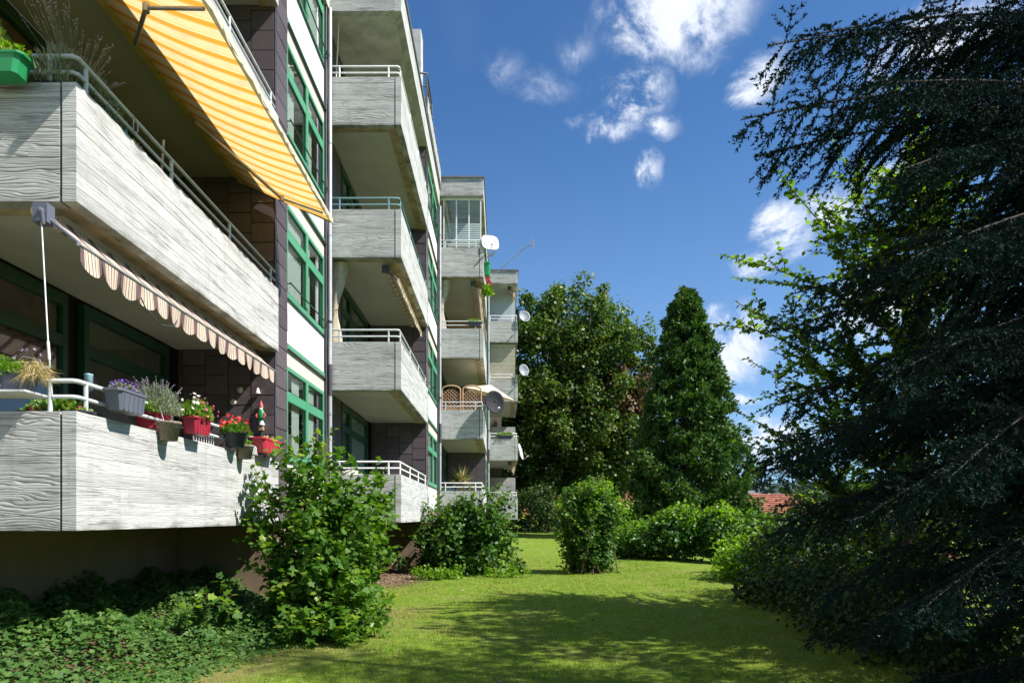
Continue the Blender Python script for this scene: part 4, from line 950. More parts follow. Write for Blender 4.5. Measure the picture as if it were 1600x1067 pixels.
tuft(t, 'f_dry', (XK[2]-.83, YK[2]+.9, ZB+1.35), .08, .08, .08, 70, .55, T_NEEDLE, seed=63, up=.35, width=.5)
tuft(t, 'f_bush', (XK[2]-.83, YK[2]+.9, ZB+1.35), .08, .08, .10, 50, .55, T_NEEDLE, seed=64, up=.6, width=.5)
t = thing('chair', (XK[2]-1.25, YK[2]+1.0, ZB+.18), 'light blue folding chair on the lowest balcony of the third stack', 'chair')
MB().box(XK[2]-1.45, XK[2]-1.05, YK[2]+1.2, YK[2]+1.24, ZB+.6, ZB+1.15).build('backrest', M['blueplastic'], t); MB().box(XK[2]-1.45, XK[2]-1.05, YK[2]+.8, YK[2]+1.2, ZB+.58, ZB+.62).build('seat', M['blueplastic'], t)
for a in (-1.43, -1.07):
    for b_ in (.82, 1.18): MB().tube([(XK[2]+a, YK[2]+b_, ZB+.17), (XK[2]+a, YK[2]+b_, ZB+.6)], .015, 6).build('leg', M['metal'], t)
t = thing('laundry_bag', (XK[1]-1.15, YK[1]+.35, ZB+1.0), 'pinkish bundle behind the rail of the lowest balcony in the second stack', 'bundle')
MB().lathe((XK[1]-1.12, YK[1]+.4, ZB+.85), [(.001, 0), (.16, .02), (.22, .12), (.17, .24), (.001, .28)], 12, 1.2, .8).build('cloth_bundle', M['p_white'], t)

# ------------------------------------------------------------------ vegetation
def add_stems(mb_name, paths, radii, mat, parent, n=5):
    m = MB()
    for p, r in zip(paths, radii): m.tube([tuple(q) for q in p], list(np.linspace(r, r*.25, len(p))), n, cap=False)
    o = m.build(mb_name, M[mat], parent); o['kind'] = 'stuff'; return o
def shoot_leaves(paths, spacing, start, rng, spread=.75, up=.25):
    P, D, Nn, A = [], [], [], []
    for p in paths:
        seg = np.linalg.norm(np.diff(p, axis=0), axis=1); L = seg.sum(); cum = np.concatenate([[0], np.cumsum(seg)]); s = L*start; k = rng.integers(0, 2)
        while s < L:
            i = min(np.searchsorted(cum, s)-1, len(seg)-1); i = max(i, 0); f = (s-cum[i])/seg[i]; q = p[i]+(p[i+1]-p[i])*f; ax = (p[i+1]-p[i])/seg[i]
            side = np.cross(ax, [0, 0, 1.0])+rng.normal(size=3)*.35; side = side/np.linalg.norm(side)*(1 if k % 2 else -1)
            P.append(q+side*.01); D.append(ax*(1-spread)+side*spread+np.array([0, 0, up*rng.normal()-.1])); Nn.append(np.array([0, 0, 1.0])+rng.normal(size=3)*.45); A.append(s/L); s += spacing*rng.uniform(.6, 1.4); k += 1
    return np.array(P), np.array(D), np.array(Nn), np.array(A)
def shrub(name, base, label, cat, shoots, bottom_r, leaf, mat, tpl, tipmat, rng, spacing=.04, extra=None, group=None, single=0, trunk=None, start=.15, tipfrac=.72):
    """shoots: list of (start xyz, end xyz, bend)"""
    t = thing(name, base, label, cat, group); paths = [limb(a, b, c, 7, rng) for a, b, c in shoots]
    add_stems('stems', paths, [.006+.004*np.linalg.norm(np.array(b)-np.array(a)) for a, b, c in shoots], 'twig', t, 4)
    side = []
    for p in paths:          # side twigs
        L = np.linalg.norm(p[-1]-p[0])
        for q in range(int(L/.16)):
            i = rng.integers(1, 7); d = nrm(rng.normal(size=3)+np.array([0, 0, .3])+nrm(p[-1]-p[0])*.5); side.append(limb(p[i], p[i]+d*L*rng.uniform(.10, .22), .1, 3, rng))
    P, D, Nn, A = shoot_leaves(paths, spacing, start, rng); P2, D2, N2, A2 = shoot_leaves(side, spacing, .1, rng)
    A2 = np.full(len(A2), .3)
    P = np.concatenate([P, P2]); D = np.concatenate([D, D2]); Nn = np.concatenate([Nn, N2]); A = np.concatenate([A, A2])
    size = leaf*rng.uniform(.55, 1.25, len(P))*(1.1-.35*A)
    tip = (A > tipfrac)
    order = np.argsort(-(P[:, 2]*.3 - P[:, 1] + size*2))
    if single:
        idx = order[:single*4][::4]; V0, T = tpl; me = npmesh('leaf', V0, T, M[mat]); me2 = npmesh('leaf', V0, T, M[tipmat])
        S, Dd, Z = frames(D[idx], Nn[idx])
        for i, q in enumerate(idx):
            o = bpy.data.objects.new('leaf', me2 if tip[q] else me); COL.objects.link(o); o.parent = t; s = size[q]
            mt = Matrix(((S[i][0]*s, Dd[i][0]*s, Z[i][0]*s, P[q][0]-base[0]), (S[i][1]*s, Dd[i][1]*s, Z[i][1]*s, P[q][1]-base[1]), (S[i][2]*s, Dd[i][2]*s, Z[i][2]*s, P[q][2]-base[2]), (0, 0, 0, 1)))
            o.matrix_local = mt
        keep = np.ones(len(P), bool); keep[idx] = False
        P, D, Nn, size, tip = P[keep], D[keep], Nn[keep], size[keep], tip[keep]
    scatter('foliage', mat, tpl, P[~tip], D[~tip], Nn[~tip], size[~tip], t)
    if tip.any(): scatter('young_foliage', tipmat, tpl, P[tip], D[tip], Nn[tip], size[tip], t)
    if extra: crown('inner_foliage', mat, t, *extra, rng, tpl=tpl)
    return t
def pz(px, py, Y): return np.array(pw(px, py, Y))
# --- front bush (maple saplings and bramble) beside the lower left balcony
rng = np.random.default_rng(21); sh = []
def fan(targets, base, n, jx, jy, jz, bend=.05, bjx=.25, bjy=.25):
    out = []
    for (q) in targets:
        for i in range(n):
            b = np.array(base)+rng.normal(size=3)*[bjx, bjy, 0]; e = np.array(q)+rng.normal(size=3)*[jx, jy, jz]; out.append((b, e, bend))
    return out
g0 = float(gz(-2.5, 9.6))
tg = [(385, 735, 9.3), (410, 770, 9.5), (440, 690, 9.5), (470, 720, 9.6), (490, 685, 9.6), (505, 700, 9.4), (520, 740, 9.5), (545, 735, 9.6), (560, 750, 9.7), (600, 735, 9.9), (612, 765, 9.9), (585, 790, 9.8),
      (395, 800, 9.3), (420, 840, 9.0), (455, 800, 9.2), (500, 790, 9.0), (540, 810, 9.1), (575, 840, 9.3), (595, 830, 9.6), (470, 850, 8.9), (520, 860, 8.9), (560, 880, 8.9), (425, 880, 8.9), (600, 880, 9.6), (480, 770, 9.8), (450, 745, 9.7), (535, 770, 9.8)]
sh += fan([pz(*q) for q in tg], (-2.55, 9.75, g0), 3, .07, .15, .10)
tg2 = [(440, 920, 8.6), (480, 900, 8.5), (520, 920, 8.5), (560, 910, 8.6), (590, 905, 9.0), (590, 950, 8.8), (550, 960, 8.3), (500, 960, 8.2), (450, 970, 8.1), (600, 930, 9.4), (575, 985, 8.6), (530, 990, 8.1)]
sh += fan([pz(*q) for q in tg2], (-2.5, 9.3, g0), 4, .10, .15, .08, .08, .3, .3)
cl = []; rd = []
for i in range(78):
    a = rng.normal(size=3)*[.32, .36, .0]; z = rng.uniform(.1, 1.75); cl.append((-2.28+a[0]*(1.0-.15*z), 9.5+a[1], g0+z)); rd.append(rng.uniform(.12, .26))
shrub('maple_bush', (-2.5, 9.6, g0), 'tall bright green maple bush in front of the lower left balcony end', 'bush', sh, .3, .105, 'f_lime', T_MAPLE, 'f_tip', rng, .05, extra=(cl, rd, 46, .085), single=290)
# --- second bush by the second stack
rng = np.random.default_rng(22); g1 = float(gz(-1.1, 18)); sh = []
tg = [(655, 800), (665, 840), (672, 775), (690, 800), (705, 790), (718, 770), (735, 762), (750, 790), (770, 765), (780, 790), (795, 775), (800, 810), (798, 840), (770, 820), (740, 820), (700, 830), (660, 870), (790, 870), (720, 850), (760, 860), (690, 870), (640, 815)]
sh += fan([pz(a, b, 17.9) for a, b in tg], (-1.0, 18.2, g1), 5, .12, .30, .10, .06, .35, .35)
cl = []; rd = []
for i in range(190):
    a = rng.normal(size=2); z = rng.uniform(.05, 1.75)*.95; cl.append((-1.0+a[0]*.55*(1.15-.28*z), 18.2+a[1]*.5, g1+z)); rd.append(rng.uniform(.16, .32))
shrub('leafy_bush', (-1.0, 18.2, g1), 'wide mid green bush standing between second and third balcony stacks', 'bush', sh, .3, .12, 'f_bush', T_OVAL, 'f_tip', rng, .075, extra=(cl, rd, 56, .12), tipfrac=.85)
# --- column shrub on the lawn
rng = np.random.default_rng(23); sx, sy = 2.36, 18.3; g2 = float(gz(sx, sy)); sh = []
tg = [(868, 800), (880, 785), (893, 770), (905, 765), (918, 755), (930, 752), (938, 745), (950, 770), (962, 780), (970, 800), (966, 825), (872, 830), (880, 860), (955, 855), (945, 880), (880, 885), (900, 800), (925, 800), (940, 820), (905, 840), (925, 870)]
sh += fan([pz(a, b, 18.2) for a, b in tg], (sx, sy, g2), 6, .09, .28, .10, .05, .28, .28)
cl = []; rd = []
for i in range(230):
    z = rng.uniform(.08, 2.15); w = .42+.22*z/2; a = rng.uniform(0, 6.28); r = w*math.sqrt(rng.random()); cl.append((sx+r*math.cos(a), sy+r*math.sin(a), g2+z)); rd.append(rng.uniform(.13, .26))
shrub('column_shrub', (sx, sy, g2), 'upright ivy covered shrub standing alone in the middle of the lawn', 'shrub', sh, .3, .10, 'f_bush', T_OVAL, 'f_tip', rng, .07, extra=(cl, rd, 56, .10), tipfrac=.66)
crown('young_foliage', 'f_tip', bpy.data.objects['column_shrub'], [(sx+rng.normal()*.38, sy+rng.normal()*.3, g2+rng.uniform(1.3, 2.35)) for _ in range(60)], rng.uniform(.10, .2, 60), 40, .085, rng, tpl=T_OVAL)
# --- hedge on the right of the lawn and wild shrubs coming nearer
rng = np.random.default_rng(24)
def mass(name, label, cat, boxes, mat, lsize, per, tpl=T_OVAL, rad=(.22, .42), stems=True, topmat=None, group=None):
    cl = []; rd = []; tops = []
    for (cx, cy, cz, rx, ry, rz, n) in boxes:
        g = float(gz(cx, cy))
        for i in range(n):
            d = rdir(1, rng)[0]; r = rng.random()**.35; p = (cx+d[0]*rx*r, cy+d[1]*ry*r, max(g+.1, g+cz+d[2]*rz*r)); cl.append(p); rd.append(rng.uniform(*rad))
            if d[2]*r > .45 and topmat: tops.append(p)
    b0 = boxes[0]; base = (b0[0], b0[1], float(gz(b0[0], b0[1])))
    t = thing(name, base, label, cat, group); crown('foliage', mat, t, cl, rd, per, lsize, rng, tpl=tpl)
    if topmat and tops:
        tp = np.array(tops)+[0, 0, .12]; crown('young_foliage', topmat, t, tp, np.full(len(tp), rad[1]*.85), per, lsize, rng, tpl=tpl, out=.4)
    paths = []
    for (cx, cy, cz, rx, ry, rz, n) in boxes:
        g = float(gz(cx, cy))
        for i in range(max(3, n//8)):
            a = rng.normal(size=2); paths.append(limb((cx+a[0]*rx*.3, cy+a[1]*ry*.3, g-.1), (cx+a[0]*rx*.5, cy+a[1]*ry*.5, g+cz+rz*.7*rng.random()), .06, 5, rng))
    add_stems('stems', paths, [.02]*len(paths), 'twig', t, 4)
    return t
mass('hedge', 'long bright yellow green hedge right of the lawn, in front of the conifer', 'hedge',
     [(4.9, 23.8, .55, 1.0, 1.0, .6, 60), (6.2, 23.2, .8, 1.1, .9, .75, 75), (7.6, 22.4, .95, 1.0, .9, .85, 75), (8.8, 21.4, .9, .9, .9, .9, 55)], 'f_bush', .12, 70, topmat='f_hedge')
mass('flowering_shrub', 'loose pale green shrub at the lawn edge left of the yellow green hedge', 'shrub', [(4.1, 24.5, .4, .8, .9, .5, 40)], 'f_bush', .11, 60)
mass('wild_shrub', 'sunlit loose shrub between hedge and dark spruce at the lawn edge', 'shrub', [(7.0, 17.6, .6, 1.1, 1.2, .75, 70), (5.9, 16.6, .3, .8, 1.0, .4, 40)], 'f_hedge', .10, 60)
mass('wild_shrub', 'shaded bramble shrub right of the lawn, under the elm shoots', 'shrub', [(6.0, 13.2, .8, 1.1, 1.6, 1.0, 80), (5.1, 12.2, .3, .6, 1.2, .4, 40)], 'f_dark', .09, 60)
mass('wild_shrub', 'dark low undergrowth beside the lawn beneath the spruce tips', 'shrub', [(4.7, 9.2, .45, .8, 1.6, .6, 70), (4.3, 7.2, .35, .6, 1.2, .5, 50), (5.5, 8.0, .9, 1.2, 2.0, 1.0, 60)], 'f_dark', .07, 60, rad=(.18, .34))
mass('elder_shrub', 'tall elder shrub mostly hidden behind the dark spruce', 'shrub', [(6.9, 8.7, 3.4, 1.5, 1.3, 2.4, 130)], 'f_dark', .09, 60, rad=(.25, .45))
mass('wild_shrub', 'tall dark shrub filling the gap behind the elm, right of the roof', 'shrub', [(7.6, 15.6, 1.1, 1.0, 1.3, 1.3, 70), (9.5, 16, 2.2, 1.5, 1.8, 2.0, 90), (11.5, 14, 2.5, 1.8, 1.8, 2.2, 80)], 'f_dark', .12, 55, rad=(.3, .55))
# --- big maple
def big_tree(name, base, label, cat, trunk_h, lobes, per, lsize, mat, rng, nclump, rad, trunk_r=.28, rust=None, seedlobes=None):
    t = thing(name, base, label, cat); base = np.array(base, float)
    cl = []; rd = []; W = np.array([l[3]*l[4]*l[5] for l in lobes]); W = W/W.sum()
    for (cx, cy, cz, rx, ry, rz), w in zip(lobes, W):
        n = int(nclump*w)
        for i in range(n):
            d = rdir(1, rng)[0]; r = rng.random()**.28; cl.append(base+np.array([cx+d[0]*rx*r, cy+d[1]*ry*r, cz+d[2]*rz*r])); rd.append(rng.uniform(*rad))
    cl = np.array(cl); rd = np.array(rd)
    if rust is not None:
        k = np.linalg.norm((cl-base-np.array(rust[:3]))/rust[3], axis=1) < 1
        crown('rusty_foliage', 'f_maple_r', t, cl[k], rd[k], per, lsize, rng); cl = cl[~k]; rd = rd[~k]
    crown('foliage', mat, t, cl, rd, per, lsize, rng)
    m = MB(); tp = limb(base-[0, 0, .3], base+[.2, 0, trunk_h], .02, 8, rng); m.tube([tuple(q) for q in tp], list(np.linspace(trunk_r, trunk_r*.35, 9)), 10, cap=False); m.build('trunk', M['bark'], t)
    paths = []
    for i in rng.choice(len(cl), min(90, len(cl)), replace=False):
        k = rng.integers(2, 8); s = tp[k]; paths.append(limb(s, cl[i], .07, 6, rng))
    add_stems('limbs', paths, [.045+.012*np.linalg.norm(p[-1]-p[0]) for p in paths], 'bark', t, 5)
    return t
rng = np.random.default_rng(31)
gy = float(gz(4.6, 42))
big_tree('maple_tree', (4.9, 43, gy), 'huge broad maple with golden green crown behind the far end of the building', 'tree', 12,
         [(-1.2, 0, 6.4, 4.0, 4, 4.2), (1.2, 0, 6.4, 3.5, 4, 4.2), (-2.4, 0, 10.5, 2.6, 3, 4.0), (.2, 0, 12.0, 3.0, 3, 4.0), (2.2, -.5, 10.2, 2.5, 3, 3.6), (-4.4, 0, 6, 2.6, 3, 4.5), (-3.4, 0, 12.6, 1.8, 2, 2.2), (2.9, 0, 5.6, 1.6, 3, 3.4)], 125, .215, 'f_maple', rng, 980, (.36, .72), .38, rust=(3.1, -1, 8.6, 1.9))
rng = np.random.default_rng(32)
big_tree('maple_tree', (-6.5, 47, gy), 'darker maple crown left of the golden one, mostly hidden by the building', 'tree', 12,
         [(0, 0, 8, 5.5, 4, 6.5), (5, 0, 6, 3.5, 3, 5.0)], 80, .26, 'f_maple', rng, 300, (.5, .85), .35)
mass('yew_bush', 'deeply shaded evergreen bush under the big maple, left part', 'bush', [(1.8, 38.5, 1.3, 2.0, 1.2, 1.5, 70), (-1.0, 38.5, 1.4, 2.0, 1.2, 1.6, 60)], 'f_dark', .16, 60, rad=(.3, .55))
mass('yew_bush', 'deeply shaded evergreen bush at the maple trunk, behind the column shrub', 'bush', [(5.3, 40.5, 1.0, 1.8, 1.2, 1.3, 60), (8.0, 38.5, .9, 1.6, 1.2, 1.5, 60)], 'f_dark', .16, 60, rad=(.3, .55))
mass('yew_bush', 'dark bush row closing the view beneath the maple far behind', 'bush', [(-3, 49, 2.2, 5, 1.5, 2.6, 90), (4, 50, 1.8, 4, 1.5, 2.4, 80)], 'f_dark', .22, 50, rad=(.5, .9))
rng = np.random.default_rng(35)
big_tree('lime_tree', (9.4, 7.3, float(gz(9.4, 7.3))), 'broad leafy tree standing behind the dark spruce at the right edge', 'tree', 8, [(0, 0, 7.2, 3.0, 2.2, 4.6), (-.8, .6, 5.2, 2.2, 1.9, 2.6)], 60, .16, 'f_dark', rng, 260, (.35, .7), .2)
# --- thuja
rng = np.random.default_rng(33)
tx, ty = 8.95, 33.0; gt = float(gz(tx, ty)); t = thing('thuja_tree', (tx, ty, gt), 'tall dark green conical thuja right of the big maple', 'tree')
top = H+10.75; P = []; D = []; Nn = []; cl = []; rd = []
for i in range(1900):
    z = rng.random()**1.25; hgt = gt+.2+(top-gt-.2)*z
    w = 3.1*(1-z)**.74*(1-.12*(1-z)**4)*(1+.10*math.sin(z*23+i % 7)) + .08; a = rng.uniform(0, 2*math.pi); r = w*(.66+.40*rng.random()**.5)*(.55 if i % 5 == 0 else 1)*(1+.16*math.sin(a*6+z*29)+.12*math.sin(a*11-z*47)+.07*rng.normal())
    cl.append((tx+.0+r*math.cos(a)+.25*(1-z), ty+r*math.sin(a)*.9, hgt+rng.normal()*.12)); rd.append(rng.uniform(.16, .52)*(1-.45*z))
cl = np.array(cl); rd = np.array(rd); n = len(cl)*52; C = np.repeat(cl, 52, 0); r_ = np.repeat(rd, 52)[:, None]
d = rdir(n, rng); P = C+d*r_*rng.random((n, 1))**.5; outv = nrm((C-np.array([tx, ty, 0]))*[1, 1, 0])
D = nrm(outv*.75+[0, 0, .35]+rng.normal(size=(n, 3))*.75)
scatter('foliage', 'f_thuja', T_DIA, P, D, nrm(outv+rng.normal(size=(n, 3))*.9), .23*rng.uniform(.6, 1.3, n), t, width=.55)
MB().tube([(tx, ty, gt-.3), (tx+.05, ty, gt+4), (tx, ty, top-.8)], [.22, .14, .03], 8, cap=False).build('trunk', M['bark'], t)
# --- elm with long shoots behind the spruce
rng = np.random.default_rng(34); ex, ey = 6.4, 11.0; ge = float(gz(ex, ey))
t = thing('elm_tree', (ex, ey, ge), 'backlit broadleaf tree with long arching shoots left of the dark spruce', 'tree')
tips = [((1125, 398), 11.5), ((1215, 268), 11.5), ((1300, 208), 11.8), ((1105, 505), 11.2), ((1148, 470), 12), ((1165, 560), 11.6), ((1145, 640), 11.2), ((1150, 690), 11.6), ((1190, 610), 12.0), ((1185, 660), 11.6), ((1215, 520), 12.2), ((1240, 440), 12.2), ((1285, 350), 12.4),
        ((1330, 300), 12.6), ((1270, 300), 12.4), ((1205, 580), 11.5), ((1160, 720), 11.3), ((1340, 420), 12.6), ((1420, 230), 13), ((1460, 330), 13), ((1230, 640), 11.4), ((1250, 560), 11.8), ((1300, 480), 12), ((1180, 495), 12.0)]
paths = []; rr = []
tr = limb((ex, ey, ge-.2), (ex+.35, ey, H+5.9), .03, 8, rng)
MB().tube([tuple(q) for q in tr], list(np.linspace(.16, .05, 9)), 8, cap=False).build('trunk', M['bark'], t)
for (q, Yq) in tips:
    Yq -= 1.5; e = pz(q[0], q[1], Yq); k = int(np.clip((e[2]-ge)/(H+5.9-ge)*7-1, 1, 6)); s = tr[k]
    p = limb(s, e, .02, 10, rng); p[:, 2] -= .25*np.sin(np.pi*np.linspace(0, 1, 11))*(1 if q[0] > 1210 else -.9); paths.append(p); rr.append(.022)
    for i in range(15):
        k2 = rng.integers(1, 9); dd = nrm(nrm(e-s)*.9+rng.normal(size=3)*.55+np.array([0, 0, .25])); paths.append(limb(p[k2], p[k2]+dd*rng.uniform(.4, 1.0)*(1-.55*k2/10), .05, 6, rng)); rr.append(.009)
for i in range(330):
    k = rng.integers(1, 8); dd = nrm(rng.normal(size=3)*[1, 1, .7]+[0, 0, .25]); p = limb(tr[k], tr[k]+dd*rng.uniform(1.0, 2.9)*(1 if k < 6 else .6), .05, 7, rng); paths.append(p); rr.append(.016)
add_stems('branches', paths, rr, 'twig', t, 4)
P, D, Nn, A = shoot_leaves(paths, .028, .22, rng, .62); size = .098*rng.uniform(.55, 1.2, len(P))*(1.1-.35*A)
tipm = (A > .55) & (rng.random(len(A)) > .35)
sc_ = scatter('foliage', 'f_elm', T_OVAL, P[~tipm], D[~tipm], Nn[~tipm], size[~tipm], t, width=1.25)
scatter('young_foliage', 'f_tip', T_OVAL, P[tipm], D[tipm], Nn[tipm], size[tipm], t, width=1.25)

# --- blue spruce on the right
def spruce(base, height, label, rng, branches, group=None, per_m=178, nl=.0245, fill=1.0):
    base = np.array(base, float); t = thing('spruce_tree', base, label, 'tree', group)
    tr = limb(base-[0, 0, .3], base+[0, 0, height], .004, 8, rng)
    MB().tube([tuple(q) for q in tr], list(np.linspace(.20, .02, 9)), 10, cap=False).build('trunk', M['sprucebark'], t)
    wood = []; wr = []; S0 = []; S1 = []
    def addseg(p):
        for a, b in zip(p[:-1], p[1:]): S0.append(a); S1.append(b)
    for (z, az, L, rise, droop) in branches:
        o = base+[0, 0, z]; d = np.array([math.cos(az), math.sin(az), 0]); n = 12; tt = np.linspace(0, 1, n+1)[:, None]
        p = o+d*L*tt+np.array([0, 0, 1])*(rise*L*tt-droop*L*tt**1.6) + rng.normal(size=3)*.012*L*tt**2
        wood.append(p); wr.append(.005+.0028*L); addseg(p[2:])
        sidev = np.cross(d, [0, 0, 1]); sp = .095/fill
        m = int(L*.86/sp)
        for i in range(m):
            f = .10+.88*(i+.5)/m; q0 = o+(p[min(int(f*n), n-1)]-o); k = min(int(f*n), n-1); q0 = p[k]+(p[k+1]-p[k])*(f*n-k)
            ax = nrm(p[k+1]-p[k])
            for s in (-1, 1):
                l2 = (.16+.62*L*.34*(1-f)**.75*(.6+.4*min(1, f*4)))*rng.uniform(.7, 1.15)
                dv = nrm(ax*.7+sidev*s*rng.uniform(.3, 1.0)+np.array([0, 0, -.50+.50*rng.normal()])+rng.normal(size=3)*.12); tw = q0+dv*l2*np.linspace(0, 1, 4)[:, None]+np.array([0, 0, -1])*.14*l2*(np.linspace(0, 1, 4)[:, None]**2)
                addseg(tw)
                if l2 > .28: wood.append(tw); wr.append(.0028)
                nn = int(l2/.115)
                for u in range(nn):
                    g_ = (u+.6)/nn*.9; k3 = min(int(g_*3), 2); r0 = tw[k3]+(tw[k3+1]-tw[k3])*(g_*3-k3)
                    for s2 in (-1, 1):
                        l3 = (.08+.40*l2*(1-g_))*rng.uniform(.7, 1.2); dv3 = nrm(dv*.8+np.cross(dv, [0, 0, 1])*s2*.75+np.array([0, 0, -.22+.2*rng.normal()])); S0.append(r0); S1.append(r0+dv3*l3)
    S0 = np.array(S0); S1 = np.array(S1); Ls = np.linalg.norm(S1-S0, axis=1); cnt = np.maximum(3, (Ls*per_m*rng.uniform(.8, 1.2, len(Ls))).astype(int))
    idx = np.repeat(np.arange(len(Ls)), cnt); f = rng.random((len(idx), 1)); ax = nrm(S1-S0)[idx]; P = S0[idx]+(S1-S0)[idx]*f
    rad = nrm(np.cross(ax, rng.normal(size=(len(idx), 3)))); D = nrm(rad*.9+ax*.75+[0, 0, .1])
    scatter('needles', 'f_spruce', T_NEEDLE, P, D, nrm(np.cross(D, rng.normal(size=D.shape))), nl*rng.uniform(.75, 1.2, len(P)), t, width=2.3)
    add_stems('branches', wood, wr, 'sprucebark', t, 4)
    # fine twig wood
    S_, Dd, Z_ = frames(S1-S0, rdir(len(S0), rng)); w = .0022
    Vt = np.stack([S0-S_*w, S0+S_*w, S1], 1).reshape(-1, 3); Ft = np.arange(len(Vt)).reshape(-1, 3); o = npobj('twigs', Vt, Ft, M['sprucebark'], t); o['kind'] = 'stuff'
    return t, len(P)
rng = np.random.default_rng(41)
sb = (5.35, 5.35, float(gz(5.35, 5.35))); br = []
for i in range(130):
    f = i/129; z = .35+9.2*f; L = 3.35*(1-f)**.62*rng.uniform(.82, 1.08)+.25
    if z > 6.2: L *= .75
    if 3.3 < z < 5.0: L *= .70
    if z < 1.7: L *= .78
    az = i*2.399+rng.normal()*.15
    # fewer branches on the side turned away from the lawn and the camera
    away = math.cos(az-R(35))
    if away > .35 and i % 3: continue
    br.append((z, az, L, .10+.18*f, .30*(1-f)+.05))
def aim(px, py, Y, z0, droop, rise=.1):
    e = pz(px, py, Y); v = e-np.array(sb); L = math.hypot(v[0], v[1]); dz = e[2]-(sb[2]+z0); return (z0, math.atan2(v[1], v[0]), L, dz/L+droop, droop)
br += [aim(1133, 190, 3.9, 4.6, .35), aim(1200, 60, 4.0, 5.1, .3), aim(1260, 20, 4.2, 5.3, .25), aim(1200, 235, 4.2, 4.5, .35), aim(1330, 150, 3.6, 4.6, .3),
       aim(1340, 330, 4.9, 4.2, .3), aim(1250, 460, 5.0, 3.7, .3), aim(1330, 400, 4.4, 4.0, .3), aim(1230, 520, 4.8, 3.5, .35), aim(1200, 640, 5.2, 3.0, .35), aim(1185, 740, 5.4, 2.6, .4), aim(1215, 700, 4.6, 2.7, .4),
       aim(1225, 830, 5.2, 2.2, .45), aim(1275, 930, 5.0, 1.8, .5), aim(1340, 980, 4.6, 1.5, .5), aim(1350, 800, 3.9, 2.4, .4), aim(1380, 600, 3.6, 3.2, .35), aim(1450, 420, 3.3, 4.0, .3), aim(1420, 950, 3.9, 1.6, .5), aim(1480, 700, 3.4, 2.6, .4), aim(1400, 250, 3.5, 4.4, .3)]
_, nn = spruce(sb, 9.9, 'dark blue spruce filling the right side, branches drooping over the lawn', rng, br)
print('spruce needles', nn)
rng = np.random.default_rng(42); sb2 = (9.6, 3.4, float(gz(9.6, 3.4))); br = []
for i in range(60):
    f = i/59; br.append((.6+12.5*f, i*2.399, 3.6*(1-f)**.7*rng.uniform(.85, 1.1)+.25, .1+.18*f, .3*(1-f)+.05))
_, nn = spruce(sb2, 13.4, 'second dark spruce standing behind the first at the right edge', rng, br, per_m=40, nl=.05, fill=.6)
print('spruce needles', nn)

# --- ivy and ground cover at the lower left, leaf litter, grass
rng = np.random.default_rng(51)
def edge_x(y): return np.interp(y, [5.5, 6.6, 7.6, 8.6, 9.6, 10.6, 11.2], [-3.15, -3.05, -2.85, -2.55, -2.2, -2.0, -2.4])
n = 66000; x = rng.uniform(-8.9, -1.8, n); y = rng.uniform(5.2, 11.2, n)
k = (x < edge_x(y)+rng.normal(size=n)*.12) & (rng.random(n) < np.where((x > -7), 1, .45)); x = x[k]; y = y[k]; n = len(x)
bump_ = .22+.16*np.sin(x*2.1+1)*np.sin(y*1.7)+.10*np.sin(x*5.3)*np.sin(y*4.1+2)+.05*np.sin(x*11+y*9); depth = sm((edge_x(y)-x)/.9)
z = gz(x, y)+np.maximum(.02, (bump_*.9+.06)*depth)*rng.uniform(.55, 1.08, n)
P = np.stack([x, y, z], 1); Nn = nrm(rng.normal(size=(n, 3))*.42+[0.1, -.15, 1]); D = np.cross(Nn, rng.normal(size=(n, 3)))+[0, 0, -.15]
tag(scatter('ivy_ground_cover', 'f_ivy', T_IVY, P, D, Nn, .056*rng.uniform(.5, 1.4, n)), kind='stuff')
for (px, py, Y, hh, lab) in ((305, 905, 8.0, .62, 'young maple sapling rising from the ivy left of the big bush'), (350, 925, 8.5, .42, 'low sapling in the ivy just beside the big bush'), (58, 985, 7.0, .3, 'small leafy seedling in the ivy at the far left')):
    e = pz(px, py, Y); g = float(gz(e[0], e[1])); b = np.array([e[0]+.05, e[1]+.05, g]); sh = []
    for i in range(7): sh.append((b, e+rng.normal(size=3)*[.10, .10, .10]-[0, 0, rng.random()*hh*.6], .05))
    shrub('maple_sapling', tuple(b), lab, 'sapling', sh, .1, .12, 'f_bush', T_MAPLE, 'f_tip', rng, .05, start=.35)
# grass blades
n = 340000; yy = 5.2+19*rng.random(n)**1.25; xx = rng.uniform(-1, 1, n)*(.62*yy+2.2)+.4
k = (xx > edge_x(yy)-.25) & (xx < 5.0) & (xx > -3.4) & (((xx+2.75)/.95)**2+((yy-17.4)/2.1)**2 > 1.0); xx = xx[k]; yy = yy[k]; n = len(xx)
pn = np.sin(xx*3.1+np.sin(yy*2.3)*1.4)*np.sin(yy*1.9+np.sin(xx*1.7))
P = np.stack([xx, yy, gz(xx, yy)-.004], 1); D = nrm(rng.normal(size=(n, 3))*.45+[0, 0, 1.0]); 
tag(scatter('grass', 'f_grass', T_NEEDLE, P, D, rdir(n, rng), (.030+.012*pn+.006*yy/10)*rng.uniform(.6, 1.5, n), width=.85*(1)), kind='stuff')
n = 1500; a = rng.uniform(0, 6.28, n); r = np.sqrt(rng.random(n))*1.1; x = -2.75+.95*r*np.cos(a); y = 17.4+2.1*r*np.sin(a)
x = np.concatenate([x, rng.uniform(-2.6, 3.5, 130)]); y = np.concatenate([y, rng.uniform(6.5, 17, 130)]); n = len(x)
P = np.stack([x, y, gz(x, y)+.012], 1); tag(scatter('leaf_litter', 'litter', T_OVAL, P, rng.normal(size=(n, 3))*[1, 1, .1], rng.normal(size=(n, 3))*.3+[0, 0, 1], .055*rng.uniform(.5, 1.4, n)), kind='stuff')
for i in range(9):
    pass
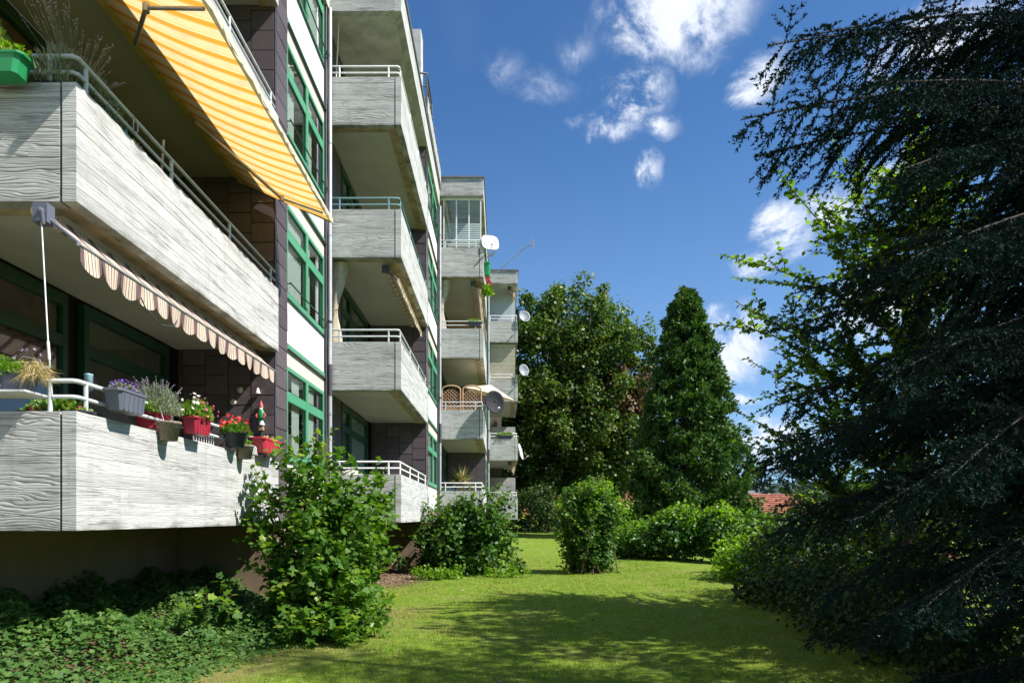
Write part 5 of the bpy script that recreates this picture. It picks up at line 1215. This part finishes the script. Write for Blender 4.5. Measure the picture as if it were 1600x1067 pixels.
# ragged weeds at the foot of the two bushes
mass('weed_tuft', 'pale weeds and bramble at the foot of the bush by the third stack', 'weeds', [(-1.5, 16.6, .12, .9, .3, .18, 26), (.1, 17.0, .10, .6, .3, .15, 14)], 'f_hedge', .07, 34, rad=(.10, .18))

# ------------------------------------------------------------------ houses beyond and far hill
def house(x, y, w, d, eave, ridge, label, rot=0):
    g = float(gz(x, y)); t = thing('house', (x, y, g), label, 'house')
    MB().box(x-w/2, x+w/2, y-d/2, y+d/2, g-.5, eave).build('wall', M['house_wall'], t)
    MB().prism([(y-d/2-.0, eave+.002), (y+d/2, eave+.002), (y, ridge-.1)], 'x', x-w/2, x+w/2).build('gable', M['house_wall'], t)
    rows = 22
    for s in (-1, 1):
        m = MB(); L_ = math.hypot(d/2+.4, ridge-eave)
        for i in range(rows):
            f0 = i/rows; f1 = (i+1)/rows; y0 = y+s*(d/2+.5)*(1-f0); y1 = y+s*(d/2+.5)*(1-f1); z0 = eave-.2+(ridge-eave+.2)*f0; z1 = eave-.2+(ridge-eave+.2)*f1
            m.add([(x-w/2-.4, y0, z0+.10), (x+w/2+.4, y0, z0+.10), (x+w/2+.4, y1, z1+.03), (x-w/2-.4, y1, z1+.03), (x-w/2-.4, y0, z0), (x+w/2+.4, y0, z0)], [(0, 1, 2, 3), (4, 5, 1, 0)])
        m.build('roof', M['roof_tile'], t)
    MB().box(x-w*.2, x-w*.2+.7, y-.6, y+.1, ridge-1.0, ridge+.9).build('chimney', M['house_wall'], t)
    for i in range(3):
        f = MB().box(x-w*.3+i*w*.25, x-w*.3+i*w*.25+1.1, y-d/2-.05, y-d/2-.01, g+1.2, g+2.5).build('window', M['white_paint'], t, bevel=0)
    return t
house(22.3, 60, 9, 9, H-1.6, H+2.0, 'house with red tiled roof seen between hedge and spruce')
house(25.0, 47, 8, 7, H-3.0, H-.1, 'nearer low red tiled roof just above the hedge end at the right')
house(9.6, 70, 8, 9, H+.2, H+3.9, 'house with brownish red roof seen between maple and thuja')
house(-2.0, 74, 10, 9, H+.2, H+4.0, 'brown roofed house glimpsed through the foliage under the maple')
M['hill'] = simple('far_woodland', (.045, .075, .06), .95, var=.45, scale=.03)
rng = np.random.default_rng(61)
n = 3500; a = rng.uniform(-.7, .7, n); dd = rng.uniform(420, 900, n); x = dd*np.sin(a); y = dd*np.cos(a); P = np.stack([x, y, gz(x, y)+3], 1)
tag(scatter('distant_woodland', 'hill', T_DIA, np.repeat(P, 6, 0)+rng.normal(size=(n*6, 3))*[4, 4, 3], rdir(n*6, rng), rdir(n*6, rng), 6.0), kind='stuff')
M['farwall'] = simple('far_white_render', (.62, .64, .68), .8); M['farroof'] = simple('far_slate_roof', (.16, .15, .17), .8)
cnt = 0
FAR = ['leftmost far white house, low on the hillside beside the thuja', 'far white house just right of the leftmost one', 'far pale house third from the left on the slope', 'far house fourth from the left, above the red roof', 'far house fifth from the left, above the red roof', 'small far house higher up, behind the leftmost one', 'small far house higher up behind the third one', 'small far house higher up behind the fourth one', 'small far house on the slope nearest the spruce', 'far white house glimpsed between maple and thuja', 'farther white house glimpsed between maple and thuja', 'rightmost far house, half hidden by the spruce']
for (px, Y_) in ((1150, 430), (1162, 450), (1175, 420), (1185, 470), (1196, 440), (1158, 520), (1170, 560), (1190, 530), (1205, 500), (975, 480), (962, 520), (1215, 450)):
    x = (px-782)/1067*Y_; g = float(gz(x, Y_)); w = 9+3*(cnt % 3)
    t = thing('distant_house', (x, Y_, g), FAR[cnt], 'house', 'far houses on the hillside')
    MB().box(x-w/2, x+w/2, Y_-4, Y_+4, g-2, g+7).build('wall', M['farwall'], t); MB().prism([(Y_-4.5, g+7), (Y_+4.5, g+7), (Y_, g+11)], 'x', x-w/2-.4, x+w/2+.4).build('roof', M['farroof'], t); cnt += 1
print('objects', len(bpy.data.objects))
